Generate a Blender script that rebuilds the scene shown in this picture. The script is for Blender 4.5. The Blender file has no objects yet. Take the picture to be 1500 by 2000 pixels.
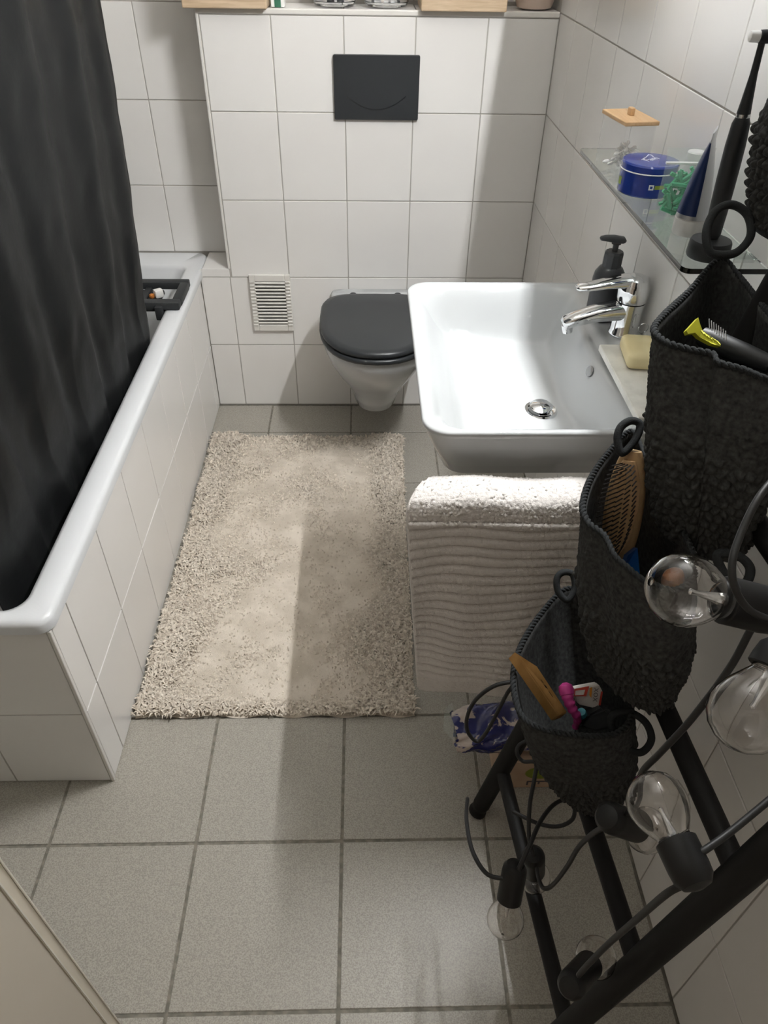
import bpy, bmesh, math, random
import numpy as np
from mathutils import Vector, Matrix

random.seed(7); rng = np.random.default_rng(7)
sc = bpy.context.scene
COL = sc.collection

# ------------------------------------------------------------------ camera
F = 1413.22
CAM = np.array([0.5201, -2.3875, 1.4882])
PITCH, YAW, ROLL = 0.7041, 0.0336, -0.0172
cp, sp = math.cos(PITCH), math.sin(PITCH); cy, sy = math.cos(YAW), math.sin(YAW)
cr, sr = math.cos(ROLL), math.sin(ROLL)
fwd = np.array([sy*cp, cy*cp, -sp]); rgt = np.array([cy, -sy, 0.0]); dwn = np.cross(fwd, rgt)
RGT = cr*rgt + sr*dwn; DWN = -sr*rgt + cr*dwn; FWD = fwd
cam = bpy.data.cameras.new('camera'); camo = bpy.data.objects.new('camera', cam); COL.objects.link(camo)
camo.matrix_world = Matrix(((RGT[0], -DWN[0], -FWD[0], CAM[0]), (RGT[1], -DWN[1], -FWD[1], CAM[1]),
                            (RGT[2], -DWN[2], -FWD[2], CAM[2]), (0, 0, 0, 1)))
cam.sensor_fit = 'VERTICAL'; cam.sensor_height = 36.0; cam.sensor_width = 27.0
cam.lens = F/2000*36; cam.clip_start = 0.02; cam.clip_end = 50
sc.camera = camo

# ------------------------------------------------------------------ world and exposure
w = bpy.data.worlds.new('world'); sc.world = w; w.use_nodes = True
w.node_tree.nodes['Background'].inputs[0].default_value = (1.0, 0.80, 0.62, 1)
w.node_tree.nodes['Background'].inputs[1].default_value = 0.08
LAMP_STRENGTH = 370.0; FILL_STRENGTH = 5.0  # second value drives the added fill strip
vs = sc.view_settings
vs.view_transform = 'Standard'; vs.look = 'None'; vs.gamma = 1.0; vs.use_curve_mapping = False
vs.exposure = 1.5

# ------------------------------------------------------------------ pixel helpers (1500 x 2000)
def ray(u, v): return RGT*((u-750)/F) + DWN*((v-1000)/F) + FWD
def at(u, v, d): return CAM + ray(u, v)*d
def onz(u, v, z): r = ray(u, v); return CAM + r*(z-CAM[2])/r[2]
def onx(u, v, x): r = ray(u, v); return CAM + r*(x-CAM[0])/r[0]
def ony(u, v, y): r = ray(u, v); return CAM + r*(y-CAM[1])/r[1]

# ------------------------------------------------------------------ materials
MATS = {}
def mat(name, col, rough=0.5, metal=0.0, trans=0.0, ior=1.45, emit=None, estr=0, spec=0.5, sheen=0, coat=0, alpha=1):
    m = bpy.data.materials.new(name); m.use_nodes = True
    b = m.node_tree.nodes['Principled BSDF']
    b.inputs['Base Color'].default_value = (*col, 1); b.inputs['Roughness'].default_value = rough
    b.inputs['Metallic'].default_value = metal; b.inputs['Transmission Weight'].default_value = trans
    b.inputs['IOR'].default_value = ior; b.inputs['Specular IOR Level'].default_value = spec
    b.inputs['Sheen Weight'].default_value = sheen; b.inputs['Coat Weight'].default_value = coat
    b.inputs['Alpha'].default_value = alpha
    if emit: b.inputs['Emission Color'].default_value = (*emit, 1); b.inputs['Emission Strength'].default_value = estr
    MATS[name] = m
    return m
def noise_col(m, c1, c2, scale=50, detail=4, lo=.4, hi=.6, coord='Object', dist=0, mapscale=None, into='Base Color'):
    nt = m.node_tree; N = nt.nodes; L = nt.links
    tc = N.new('ShaderNodeTexCoord'); nz = N.new('ShaderNodeTexNoise'); rp = N.new('ShaderNodeValToRGB')
    nz.inputs['Scale'].default_value = scale; nz.inputs['Detail'].default_value = detail; nz.inputs['Distortion'].default_value = dist
    src = tc.outputs[coord]
    if mapscale:
        mp = N.new('ShaderNodeMapping'); mp.inputs['Scale'].default_value = mapscale; L.new(src, mp.inputs[0]); src = mp.outputs[0]
    L.new(src, nz.inputs['Vector']); L.new(nz.outputs['Fac'], rp.inputs[0])
    rp.color_ramp.elements[0].position = lo; rp.color_ramp.elements[1].position = hi
    rp.color_ramp.elements[0].color = (*c1, 1); rp.color_ramp.elements[1].color = (*c2, 1)
    L.new(rp.outputs[0], N['Principled BSDF'].inputs[into])
    return rp
def bump(m, scale=200, strength=.2, dist=.002, detail=3, coord='Object', mapscale=None):
    nt = m.node_tree; N = nt.nodes; L = nt.links
    tc = N.new('ShaderNodeTexCoord'); nz = N.new('ShaderNodeTexNoise'); bp = N.new('ShaderNodeBump')
    nz.inputs['Scale'].default_value = scale; nz.inputs['Detail'].default_value = detail
    bp.inputs['Strength'].default_value = strength; bp.inputs['Distance'].default_value = dist
    src = tc.outputs[coord]
    if mapscale:
        mp = N.new('ShaderNodeMapping'); mp.inputs['Scale'].default_value = mapscale; L.new(src, mp.inputs[0]); src = mp.outputs[0]
    L.new(src, nz.inputs['Vector']); L.new(nz.outputs['Fac'], bp.inputs['Height'])
    L.new(bp.outputs[0], N['Principled BSDF'].inputs['Normal'])

m = mat('wall_tile', (.81, .795, .77), .22); noise_col(m, (.795, .777, .752), (.825, .812, .787), 3, 2, .3, .7); bump(m, 6, .05, .002, 1)
mat('wall_grout', (.44, .42, .385), .9)
m = mat('floor_tile', (.33, .315, .28), .42)
rp = noise_col(m, (.28, .262, .225), (.42, .395, .345), 420, 3, .36, .62); bump(m, 300, .12, .0008)
m = mat('floor_grout', (.2, .185, .155), .95); noise_col(m, (.16, .15, .125), (.25, .23, .19), 60)
mat('plaster', (.84, .82, .78), .8)
mat('ceramic', (.50, .515, .52), .08)
mat('enamel', (.70, .715, .73), .1, coat=.2)
mat('trim_white', (.74, .72, .68), .35)
m = mat('black_plastic', (.028, .031, .034), .32)
m = mat('black_matte', (.022, .024, .026), .5)
m = mat('ladder_black', (.0085, .0082, .0078), .6, spec=.3); bump(m, 90, .25, .002, 3, mapscale=(1, 1, .15))
mat('socket_black', (.010, .010, .010), .45, spec=.35)
mat('cable_black', (.012, .012, .012), .5)
m = mat('yarn', (.030, .031, .031), .95, spec=.2); noise_col(m, (.026, .0265, .026), (.060, .061, .059), 180, 3, .3, .7); bump(m, 700, .3, .0008, 2)
m = mat('yarn_rim', (.024, .026, .027), .92, spec=.25); bump(m, 900, .6, .001, 2)
m = mat('curtain', (.0065, .0072, .0076), .5, spec=.3); bump(m, 9, .35, .01, 5)
m = mat('rug_base', (.60, .53, .445), .95); noise_col(m, (.60, .53, .44), (.72, .645, .55), 14, 5); bump(m, 500, .7, .002, 2)
m = mat('rug_pile', (.66, .58, .49), .95, sheen=.3); noise_col(m, (.58, .50, .41), (.82, .74, .635), 90, 4, .38, .62)
m = mat('towel', (.74, .70, .665), .95, sheen=.3); bump(m, 500, .8, .0015, 2)
mat('chrome', (.78, .79, .80), .06, 1.0)
mat('steel_dark', (.3, .3, .3), .2, 1.0)
mat('hole_dark', (.02, .02, .02), .6)
mat('glass', (.92, .98, .955), .0, trans=1, ior=1.5)
mat('glass_clear', (.98, .98, .98), .0, trans=1, ior=1.42)
mat('bulb_glass', (.99, .98, .97), .0, trans=1, ior=1.40)
mat('acrylic', (.93, .95, .95), .04, alpha=.10)
def wood(name, c1, c2, sc_=(3, 40, 40)):
    m = mat(name, c1, .5); noise_col(m, c1, c2, 3, 4, .35, .65, mapscale=sc_, dist=.4); return m
wood('bamboo', (.58, .36, .18), (.70, .47, .26), (40, 3, 40))
wood('crate_wood', (.50, .37, .24), (.63, .49, .34), (4, 40, 40))
wood('brush_wood', (.40, .25, .12), (.55, .37, .19), (30, 30, 4))
wood('block_wood', (.42, .23, .07), (.54, .31, .11), (20, 20, 3))
mat('tin_blue', (.018, .045, .28), .22, coat=.4)
mat('print_white', (.8, .8, .82), .4)
mat('print_green', (.25, .34, .05), .5)
mat('pouch', (.80, .93, .88), .10, alpha=.09)
mat('pick_green', (.04, .42, .20), .35)
mat('cap_white', (.8, .8, .79), .35)
mat('tube_silver', (.52, .53, .55), .28, .6)
mat('tube_blue', (.015, .03, .10), .3, .2)
mat('tube_cap', (.72, .71, .69), .4)
mat('silver', (.6, .61, .62), .2, 1)
mat('bristle_white', (.92, .92, .91), .5)
m = mat('soap', (.88, .76, .44), .45); noise_col(m, (.85, .72, .40), (.90, .79, .48), 20)
m = mat('stone', (.72, .71, .66), .4); noise_col(m, (.74, .73, .68), (.86, .85, .80), 30, 6)
mat('bottle_grey', (.05, .053, .058), .38)
mat('bottle_label', (.035, .036, .04), .4)
mat('bristle_black', (.012, .012, .012), .5)
mat('pink', (.50, .05, .24), .35)
mat('box_white', (.70, .66, .62), .5)
mat('print_red', (.55, .05, .03), .5)
mat('print_orange', (.65, .25, .02), .5)
mat('print_dark', (.08, .07, .08), .5)
mat('teal', (.06, .33, .42), .35)
mat('blue_pack', (.01, .08, .30), .3)
mat('orange_bottle', (.40, .14, .03), .3)
mat('lime', (.50, .50, .03), .4)
m = mat('carton', (.50, .36, .25), .8); noise_col(m, (.46, .32, .22), (.54, .40, .28), 12)
mat('green_label', (.20, .25, .02), .5)
m = mat('tissue_film', (.03, .035, .16), .22, coat=.5); rp = noise_col(m, (.022, .026, .14), (.55, .47, .42), 16, 3, .53, .56, dist=1.2)
m = mat('door_paint', (.80, .745, .64), .45)
mat('door_edge', (.88, .85, .78), .4)
mat('pot', (.62, .50, .42), .6)
mat('pale_green', (.04, .15, .09), .5)
mat('lamp_body', (.7, .7, .7), .4)
mat('mirror', (.9, .9, .9), .02, 1)
mat('lamp_glow', (1, 1, 1), .5, emit=(.985, .995, 1.0), estr=LAMP_STRENGTH)

# ------------------------------------------------------------------ object helpers
def setp(o, label=None, cat=None, group=None, kind=None):
    if label: o['label'] = label
    if cat: o['category'] = cat
    if group: o['group'] = group
    if kind: o['kind'] = kind
    return o
ORG = {}
def thing(name, loc, label, cat, group=None):
    o = bpy.data.objects.new(name, None); COL.objects.link(o); o.location = tuple(loc); o.empty_display_size = .02
    ORG[o] = Matrix.Translation(Vector(tuple(float(a) for a in loc)))
    return setp(o, label, cat, group)
def link(name, me, material=None, parent=None, mw=None, smooth=False, sharp=35):
    o = bpy.data.objects.new(name, me); COL.objects.link(o)
    if material and not me.materials: me.materials.append(MATS[material])
    if smooth:
        me.polygons.foreach_set('use_smooth', [True]*len(me.polygons))
        if sharp: me.set_sharp_from_angle(angle=math.radians(sharp))
    W = mw if mw is not None else Matrix.Identity(4)
    ORG[o] = W
    if parent:
        o.parent = parent; o.matrix_parent_inverse = ORG[parent].inverted()
    o.matrix_basis = W
    return o
def mesh(name, V, Fc):
    me = bpy.data.meshes.new(name); me.from_pydata([tuple(map(float, v)) for v in V], [], [tuple(f) for f in Fc]); me.update(); return me
def bm_mesh(name, bm):
    me = bpy.data.meshes.new(name); bmesh.ops.recalc_face_normals(bm, faces=bm.faces); bm.to_mesh(me); bm.free(); return me
def box_bm(c, s, bev=0, seg=1, bm=None, rot=None):
    b = bmesh.new(); bmesh.ops.create_cube(b, size=1)
    bmesh.ops.scale(b, vec=s, verts=b.verts)
    if bev: bmesh.ops.bevel(b, geom=list(b.edges), offset=bev, segments=seg, affect='EDGES', profile=.5)
    if rot is not None: bmesh.ops.transform(b, matrix=rot.to_4x4(), verts=b.verts)
    bmesh.ops.translate(b, vec=c, verts=b.verts)
    if bm is None: return b
    t = bpy.data.meshes.new('t'); b.to_mesh(t); b.free(); bm.from_mesh(t); bpy.data.meshes.remove(t); return bm
def box(name, x0, x1, y0, y1, z0, z1, material, parent=None, bev=.0015, seg=1, smooth=False):
    b = box_bm(((x0+x1)/2, (y0+y1)/2, (z0+z1)/2), (abs(x1-x0), abs(y1-y0), abs(z1-z0)), bev, seg)
    return link(name, bm_mesh(name, b), material, parent, smooth=smooth)
def loft(rings, cap0=True, cap1=True, closed=True):
    n = len(rings[0]); V = [p for r in rings for p in r]; Fc = []
    for i in range(len(rings)-1):
        for j in range(n if closed else n-1):
            k = (j+1) % n; Fc.append((i*n+j, i*n+k, (i+1)*n+k, (i+1)*n+j))
    if cap0: Fc.append(tuple(range(n-1, -1, -1)))
    if cap1: Fc.append(tuple((len(rings)-1)*n+j for j in range(n)))
    return V, Fc
def fix(me):
    b = bmesh.new(); b.from_mesh(me); bmesh.ops.recalc_face_normals(b, faces=b.faces); b.to_mesh(me); b.free(); return me
def lathe(prof, n=32, M=None, cap0=True, cap1=True):
    rings = []
    for r, z in prof:
        ring = [Vector((r*math.cos(2*math.pi*k/n), r*math.sin(2*math.pi*k/n), z)) for k in range(n)]
        if M is not None: ring = [M @ p for p in ring]
        rings.append(ring)
    return loft(rings, cap0, cap1)
def lathe_obj(name, prof, material, parent=None, c=(0, 0, 0), n=32, M=None, cap0=True, cap1=True, sharp=35):
    T = Matrix.Translation(Vector(tuple(float(a) for a in c)))
    V, Fc = lathe(prof, n, T @ M if M is not None else T, cap0, cap1)
    return link(name, fix(mesh(name, V, Fc)), material, parent, smooth=True, sharp=sharp)
def catmull(P, per=8, closed=False):
    P = [np.array(p, float) for p in P]; n = len(P); out = []
    rngi = range(n) if closed else range(n-1)
    for i in rngi:
        if closed: a, b, c, d = P[(i-1) % n], P[i], P[(i+1) % n], P[(i+2) % n]
        else: a, b, c, d = P[max(i-1, 0)], P[i], P[i+1], P[min(i+2, n-1)]
        for k in range(per):
            t = k/per
            out.append(.5*((2*b)+(-a+c)*t+(2*a-5*b+4*c-d)*t*t+(-a+3*b-3*c+d)*t**3))
    if not closed: out.append(P[-1])
    return out
def tube(pts, r, n=10, closed=False, caps=True):
    pts = [Vector(tuple(map(float, p))) for p in pts]; m_ = len(pts); rings = []
    up = None
    for i, p in enumerate(pts):
        if closed: t = (pts[(i+1) % m_]-pts[i-1]).normalized()
        else: t = (pts[min(i+1, m_-1)]-pts[max(i-1, 0)]).normalized()
        if up is None:
            a = Vector((0, 0, 1)) if abs(t.z) < .9 else Vector((1, 0, 0)); up = (a - t*a.dot(t)).normalized()
        else:
            up = up - t*up.dot(t); up = up.normalized() if up.length > 1e-6 else t.orthogonal().normalized()
        s = t.cross(up); rr = r(i/(m_-1)) if callable(r) else r
        rings.append([p + (up*math.cos(2*math.pi*k/n)+s*math.sin(2*math.pi*k/n))*rr for k in range(n)])
    if closed: rings.append(rings[0]); V, Fc = loft(rings, False, False)
    else: V, Fc = loft(rings, caps, caps)
    return V, Fc
def tube_obj(name, pts, r, material, parent=None, n=10, closed=False, sharp=50):
    V, Fc = tube(pts, r, n, closed); return link(name, fix(mesh(name, V, Fc)), material, parent, smooth=True, sharp=sharp)
def rrect(x0, x1, y0, y1, rad, z, n=8):
    """rounded rectangle ring; rad scalar or 4 radii for (x1y1, x0y1, x0y0, x1y0)"""
    R4 = rad if isinstance(rad, (tuple, list)) else (rad,)*4; out = []
    for (cx, cy_, a0), r in zip(((x1, y1, 0), (x0, y1, 90), (x0, y0, 180), (x1, y0, 270)), R4):
        sx = -1 if cx == x1 else 1; sy_ = -1 if cy_ == y1 else 1
        for k in range(n+1):
            a = math.radians(a0+90*k/n)
            out.append(Vector((cx+sx*r+r*math.cos(a), cy_+sy_*r+r*math.sin(a), z)))
    return out
def frame(o, x, y=None, z=None):
    """matrix from origin and z axis direction"""
    z = Vector(tuple(map(float, x))).normalized()
    q = z.to_track_quat('Z', 'Y'); return Matrix.Translation(Vector(tuple(map(float, o)))) @ q.to_matrix().to_4x4()
def grid_np(name, P, material, parent=None, closed_u=False, smooth=True):
    """P: (nv, nu, 3)"""
    nv, nu = P.shape[:2]; idx = np.arange(nv*nu).reshape(nv, nu)
    if closed_u: a = idx; b = np.roll(idx, -1, 1)
    else: a = idx[:, :-1]; b = idx[:, 1:]
    q = np.stack([a[:-1], b[:-1], b[1:], a[1:]], -1).reshape(-1, 4)
    me = bpy.data.meshes.new(name); me.vertices.add(nv*nu); me.vertices.foreach_set('co', P.reshape(-1).astype(np.float32))
    me.loops.add(q.size); me.loops.foreach_set('vertex_index', q.reshape(-1).astype(np.int32))
    me.polygons.add(len(q)); me.polygons.foreach_set('loop_start', np.arange(0, q.size, 4, dtype=np.int32))
    me.update(calc_edges=True); me.validate()
    return link(name, me, material, parent, smooth=smooth, sharp=None)

# ------------------------------------------------------------------ tiles
TC = {}
def tile_mesh(w_, h_, t, bev, material):
    k = (round(w_, 3), round(h_, 3), t, material)
    if k not in TC:
        me = bm_mesh('tile', box_bm((0, 0, 0), (w_, h_, t), bev, 1)); me.materials.append(MATS[material]); TC[k] = me
    return TC[k]
def tiles(parent, origin, U, V_, us, vs_, gap, t, material, bev=.0008, name='tile', skip=None):
    """us / vs_: joint coordinates along U and V; tiles fill between them; N = U x V points out of the wall"""
    U = Vector(U); V_ = Vector(V_); N = U.cross(V_); o0 = Vector(origin)
    R = Matrix((U, V_, N)).transposed().to_4x4()
    for i in range(len(us)-1):
        for j in range(len(vs_)-1):
            a0, a1, b0, b1 = us[i], us[i+1], vs_[j], vs_[j+1]
            if skip and skip((a0+a1)/2, (b0+b1)/2): continue
            if a1-a0 < .012 or b1-b0 < .012: continue
            me = tile_mesh(a1-a0-gap, b1-b0-gap, t, bev, material)
            tilt = Matrix.Rotation(random.gauss(0, .0012), 4, 'X') @ Matrix.Rotation(random.gauss(0, .0012), 4, 'Y')
            c = o0 + U*((a0+a1)/2) + V_*((b0+b1)/2) + N*(-t/2 + random.uniform(-.0003, .0001))
            link(name, me, None, parent, Matrix.Translation(c) @ R @ tilt)
def joints(first, step, lo, hi):
    k0 = math.ceil((lo-first)/step-1e-6); out = [lo]
    k = k0
    while first+k*step < hi-.004:
        v = first+k*step
        if v > lo+.004: out.append(v)
        k += 1
    return out+[hi]

XR = 1.061; XA = -.034; YE = -1.545; XB = .064; ZT = 1.253; XL = -.785; YF = -2.75; ZC = 2.45
def struct(name, bm_or_me, material):
    me = bm_or_me if isinstance(bm_or_me, bpy.types.Mesh) else bm_mesh(name, bm_or_me)
    return setp(link(name, me, material), kind='structure')
G = .0032
def slab(x0, x1, y0, y1, z0, z1, bm=None):
    return box_bm(((x0+x1)/2, (y0+y1)/2, (z0+z1)/2), (x1-x0, y1-y0, z1-z0), 0, 1, bm)

floor = struct('floor', slab(XL-.1, XR+.1, YF-.1, .25, -.12, -.0022), 'floor_grout')
tiles(floor, (0, 0, 0), (1, 0, 0), (0, 1, 0), joints(.4684, .3, XL, XR), joints(-1.686, .3, YF, 0), .006, .008, 'floor_tile', .0012)
setp(floor, 'grey speckled square floor tiles')

# back wall: the boxed-in cistern front (y=0) and the recessed wall behind the tub (y=.15)
b = slab(XB+.002, XR+.1, .002, .16, 0, ZT-.012)
slab(XL-.1, XR+.1, .152, .25, 0, ZC, b)
slab(XA+.0, XB+.002, .002, .16, 0, .505, b)
wb = struct('wall_back', b, 'wall_grout')
rows = [0.004, .253, .503, .753, 1.003, ZT-.013]
cols = [XB+.008, .2657, .4657, .6657, .8657, XR]
tiles(wb, (0, 0, 0), (1, 0, 0), (0, 0, 1), cols, rows[2:], G, .006, 'wall_tile')
tiles(wb, (0, 0, 0), (1, 0, 0), (0, 0, 1), [XA, .0657, .2657, .4657, .6657, .8657, XR], rows[:3], G, .006, 'wall_tile')
tiles(wb, (0, 0, 0), (1, 0, 0), (0, 0, 1), [XA, XB+.004], [.503, .53], G, .006, 'wall_tile')
tiles(wb, (0, .15, 0), (1, 0, 0), (0, 0, 1), joints(.057, .2, XL, .0657), joints(.503, .25, .533, 1.753), G, .006, 'wall_tile')
tiles(wb, (0, .15, 0), (1, 0, 0), (0, 0, 1), joints(.0657, .2, .0657, XR), [1.262, 1.503, 1.753], G, .006, 'wall_tile')
# white edge trims of the box
box('corner_trim', XB-.001, XB+.0065, -.0015, .15, .532, ZT-.002, 'trim_white', wb, .002, 2)
box('ledge_trim', XB-.001, XR, -.0025, .012, ZT-.012, ZT+.002, 'trim_white', wb, .003, 2)
tiles(wb, (0, 0, ZT+.001), (1, 0, 0), (0, 1, 0), joints(.0657, .2, XB, XR), [.012, .15], .003, .006, 'wall_tile')
box('ledge_tile', XA+.010, XB, .0, .15, .51, .5315, 'wall_tile', wb, .001)

wr = struct('wall_right', slab(XR+.002, XR+.1, YF-.1, .25, 0, ZC), 'wall_grout')
tiles(wr, (XR, 0, 0), (0, -1, 0), (0, 0, 1), joints(.579-.6, .2, 0, 2.6), [.004, .253, .503, .753, 1.003, 1.253, 1.503, 1.753], G, .006, 'wall_tile')
wl = struct('wall_left', slab(XL-.1, XL-.002, YF-.1, .25, 0, ZC), 'wall_grout')
tiles(wl, (XL, 0, 0), (0, 1, 0), (0, 0, 1), [-1.05, -.85, -.65, -.45, -.25, -.05, .15], [.53, .753, 1.003, 1.253, 1.503, 1.753], G, .006, 'wall_tile')
b = slab(XL-.1, -.15, YF-.1, YF, 0, ZC); slab(.75, XR+.1, YF-.1, YF, 0, ZC, b); slab(-.15, .75, YF-.1, YF, 2.02, ZC, b)
struct('wall_front', b, 'plaster')
struct('ceiling', slab(XL-.1, XR+.1, YF-.1, .25, ZC, ZC+.1), 'plaster')

# tiled bath surround
ws = struct('wall_tub', slab(XL, XA-.002, YE+.002, .15, 0, .08), 'wall_grout')
bb = bmesh.new(); bb.from_mesh(ws.data); slab(XA-.03, XA-.002, YE+.002, .15, .079, .5, bb); slab(XL, XA-.002, YE+.002, YE+.03, .079, .5, bb); bb.to_mesh(ws.data); bb.free()
tiles(ws, (XA, 0, 0), (0, 1, 0), (0, 0, 1), joints(-1.465, .2, YE+.008, 0), [.003, .25, .5], G, .006, 'wall_tile')
tiles(ws, (0, YE, 0), (1, 0, 0), (0, 0, 1), joints(-.244, .2, XL, XA-.006), [.003, .25, .5], G, .006, 'wall_tile')
box('corner_trim', XA-.006, XA+.0008, YE-.0008, YE+.0075, .0, .5, 'trim_white', ws, .001)

# ------------------------------------------------------------------ bathtub
tub = thing('bathtub', (-.4, -.7, .0), 'white enamelled built-in bathtub with flat rim behind tiled panel', 'bathtub')
x0, x1, y0, y1 = XL+.002, -.026, YE-.008, .148
rings = [rrect(x0, x1, y0, y1, .03, .502), rrect(x0, x1, y0, y1, .03, .520), rrect(x0+.003, x1-.003, y0+.003, y1-.003, .03, .527), rrect(x0+.01, x1-.01, y0+.01, y1-.003, .028, .5305)]
ix0, ix1, iy0, iy1 = x0+.05, -.085, y0+.036, .035
rings += [rrect(ix0-.012, ix1+.012, iy0-.012, iy1+.012, .045, .531), rrect(ix0-.003, ix1+.003, iy0-.003, iy1+.003, .04, .527), rrect(ix0+.003, ix1-.003, iy0+.003, iy1-.003, .036, .515),
          rrect(ix0+.04, ix1-.04, iy0+.06, iy1-.08, .12, .30), rrect(ix0+.07, ix1-.07, iy0+.12, iy1-.14, .12, .16), rrect(ix0+.11, ix1-.11, iy0+.17, iy1-.19, .10, .125), rrect(ix0+.2, ix1-.2, iy0+.4, iy1-.4, .06, .115)]
V, Fc = loft(rings, False, True)
link('basin', mesh('basin', V, Fc), 'enamel', tub, smooth=True, sharp=60)
lathe_obj('overflow_cap', [(.0, .012), (.03, .012), (.034, .006), (.034, 0)][::-1], 'chrome', tub, (-.42, .0, .42), M=Matrix.Rotation(math.radians(75), 4, 'X'))

# ------------------------------------------------------------------ shower curtain and rod
cur = thing('shower_curtain', (-.08, -1.1, .42), 'black fabric shower curtain hanging inside the bathtub', 'curtain')
nu, nv = 300, 150
uu = np.linspace(0, 1, nu)[None, :]; vv = np.linspace(0, 1, nv)[:, None]
z = 2.02 + (.40-2.02)*vv + 0*uu
yy = -.345 - 1.158*uu - .12*vv*(1-uu) + .012*np.sin(9*vv+3)*(1-uu)**4
ph = 2*np.pi*(4.8*uu**.92 + .12*np.sin(3*vv+5*uu))
amp = .0115*(1-.35*vv)*(.35+.65*np.minimum(1, uu*5+.2))
xb = -.035 - .046*np.clip((2.02-z)/1.45, 0, 1.12) - .030*uu*vv
xx = xb - .012 + amp*np.sin(ph) + .0025*np.sin(2.3*ph+4*vv) + .004*np.sin(5*vv*6.28/3+11*uu)*vv
lim = -.092 - .026*uu     # stays inside the rim edge near the bottom
xx = np.where(z < .66, np.minimum(xx, lim + (z-.53)*.12*(z > .53)), xx)
wgt = np.clip((z-.62)/.25, 0, 1); xx = xx*wgt + np.minimum(xx, lim+.02*wgt)*(1-wgt)
def vnoise(a, b, s):
    return np.sin(a*s+1.7*np.sin(b*s*.7+.3))*np.sin(b*s*1.1+1.3*np.sin(a*s*.8+2))
xx = xx + .0022*vnoise(yy, z, 16)+.0014*vnoise(z, yy, 33)
curt = grid_np('fabric', np.stack([xx+0*vv, yy+0*vv, z], -1), 'curtain', cur)
md = curt.modifiers.new('s', 'SOLIDIFY'); md.thickness = .0012
rod = thing('curtain_rod', (-.04, -.7, 2.05), 'white curtain rod above the bathtub', 'rod')
tube_obj('bar', [(-.04, .15, 2.05), (-.04, -1.9, 2.05)], .011, 'cap_white', rod, 14)
for k in range(10): tube_obj('ring', [(-.04+.018*math.cos(a), -.37-.155*k, 2.04+.02*math.sin(a)) for a in np.linspace(0, 6.283, 17)[:-1]], .0025, 'cap_white', rod, 6, True)

# ------------------------------------------------------------------ bath caddy on the tub rim
cad = thing('bath_caddy', (-.4, -.22, .531), 'black metal bath caddy lying across the tub rim', 'bath caddy')
yc0, yc1 = -.305, -.155
for yy_ in (yc0, yc1):
    box('long_bar', -.755, -.036, yy_-.016, yy_+.016, .532, .556, 'black_matte', cad, .004, 2, True)
box('end_bar', -.062, -.034, yc0+.01, yc1-.01, .532, .556, 'black_matte', cad, .005, 2, True)
box('end_bar', -.757, -.73, yc0+.01, yc1-.01, .532, .556, 'black_matte', cad, .005, 2, True)
box('side_lug', -.085, -.108, yc0-.03, yc0+.01, .505, .548, 'black_matte', cad, .004, 2, True)
box('tray', -.66, -.115, yc0+.01, yc1-.01, .515, .531, 'black_matte', cad, .003, 1)
for k in range(6): box('slat', -.62+.09*k, -.60+.09*k, yc0+.01, yc1-.01, .531, .54, 'black_matte', cad, .002, 1)
so = lathe_obj('soap_ball', [(.001, 0), (.007, .003), (.009, .008), (.007, .014), (.001, .017)], 'orange_bottle', None, (-.137, -.235, .531)); setp(so, 'small orange soap ball in the black bath caddy', 'soap')
cl = link('folded_cloth', bm_mesh('c', box_bm((-.118, -.225, .5445), (.028, .024, .026), .006, 2, rot=Matrix.Rotation(.6, 3, 'Z'))), 'tube_cap', None, smooth=True); setp(cl, 'pale grey folded cloth in the black bath caddy', 'cloth')

# ------------------------------------------------------------------ toilet
TX = .557
toi = thing('toilet', (TX, -.2, .10), 'white wall-hung toilet with black seat and lid', 'toilet')
def dring(hw, yb, yf, z, n=40, e=2.3, flat=.0):
    """D-shape ring: straight at the back (yb), rounded front (yf)"""
    out = []; L = yb-yf; cyy = yf+min(L*.60, L-.001)
    for k in range(n):
        a = -math.pi*.5 + 2*math.pi*k/n      # start at front
        c, s = math.cos(a), math.sin(a)
        if s <= 0: x = hw*math.copysign(abs(c)**(2/e), c); y = cyy - (cyy-yf)*abs(s)**(2/e)
        else: x = hw*math.copysign(abs(c)**(2/(e+2.6)), c)*(1-.13*abs(s)**2); y = cyy + (yb-cyy)*abs(s)**(2/(e+2.6))
        out.append(Vector((TX+x, y, z)))
    return out
rr = [dring(.045, -.01, -.20, .115), dring(.075, -.005, -.235, .12), dring(.085, -.004, -.25, .155), dring(.098, -.003, -.285, .20), dring(.128, -.002, -.36, .27), dring(.158, -.001, -.435, .345), dring(.172, -.001, -.472, .395), dring(.176, -.0, -.482, .425), dring(.173, -.001, -.479, .435), dring(.12, -.06, -.42, .436)]
V, Fc = loft(rr); link('bowl', fix(mesh('bowl', V, Fc)), 'ceramic', toi, smooth=True, sharp=70)
V, Fc = loft([dring(.172, -.068, -.482, .437), dring(.180, -.062, -.490, .440), dring(.181, -.061, -.492, .449), dring(.175, -.064, -.486, .4545)])
seat = link('seat', fix(mesh('seat', V, Fc)), 'black_plastic', toi, smooth=True, sharp=70)
V, Fc = loft([dring(.170, -.066, -.478, .456), dring(.178, -.062, -.486, .459), dring(.179, -.061, -.487, .468), dring(.172, -.064, -.480, .475), dring(.155, -.075, -.462, .4775), dring(.06, -.14, -.34, .479)])
link('lid', fix(mesh('lid', V, Fc)), 'black_plastic', toi, smooth=True, sharp=70)
V, Fc = loft([dring(.150, -.002, -.062, .436, e=3.5), dring(.150, -.002, -.060, .458, e=3.5), dring(.142, -.004, -.055, .465, e=3.5)])
link('rear_ledge', fix(mesh('rear', V, Fc)), 'ceramic', toi, smooth=True, sharp=70)
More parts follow.
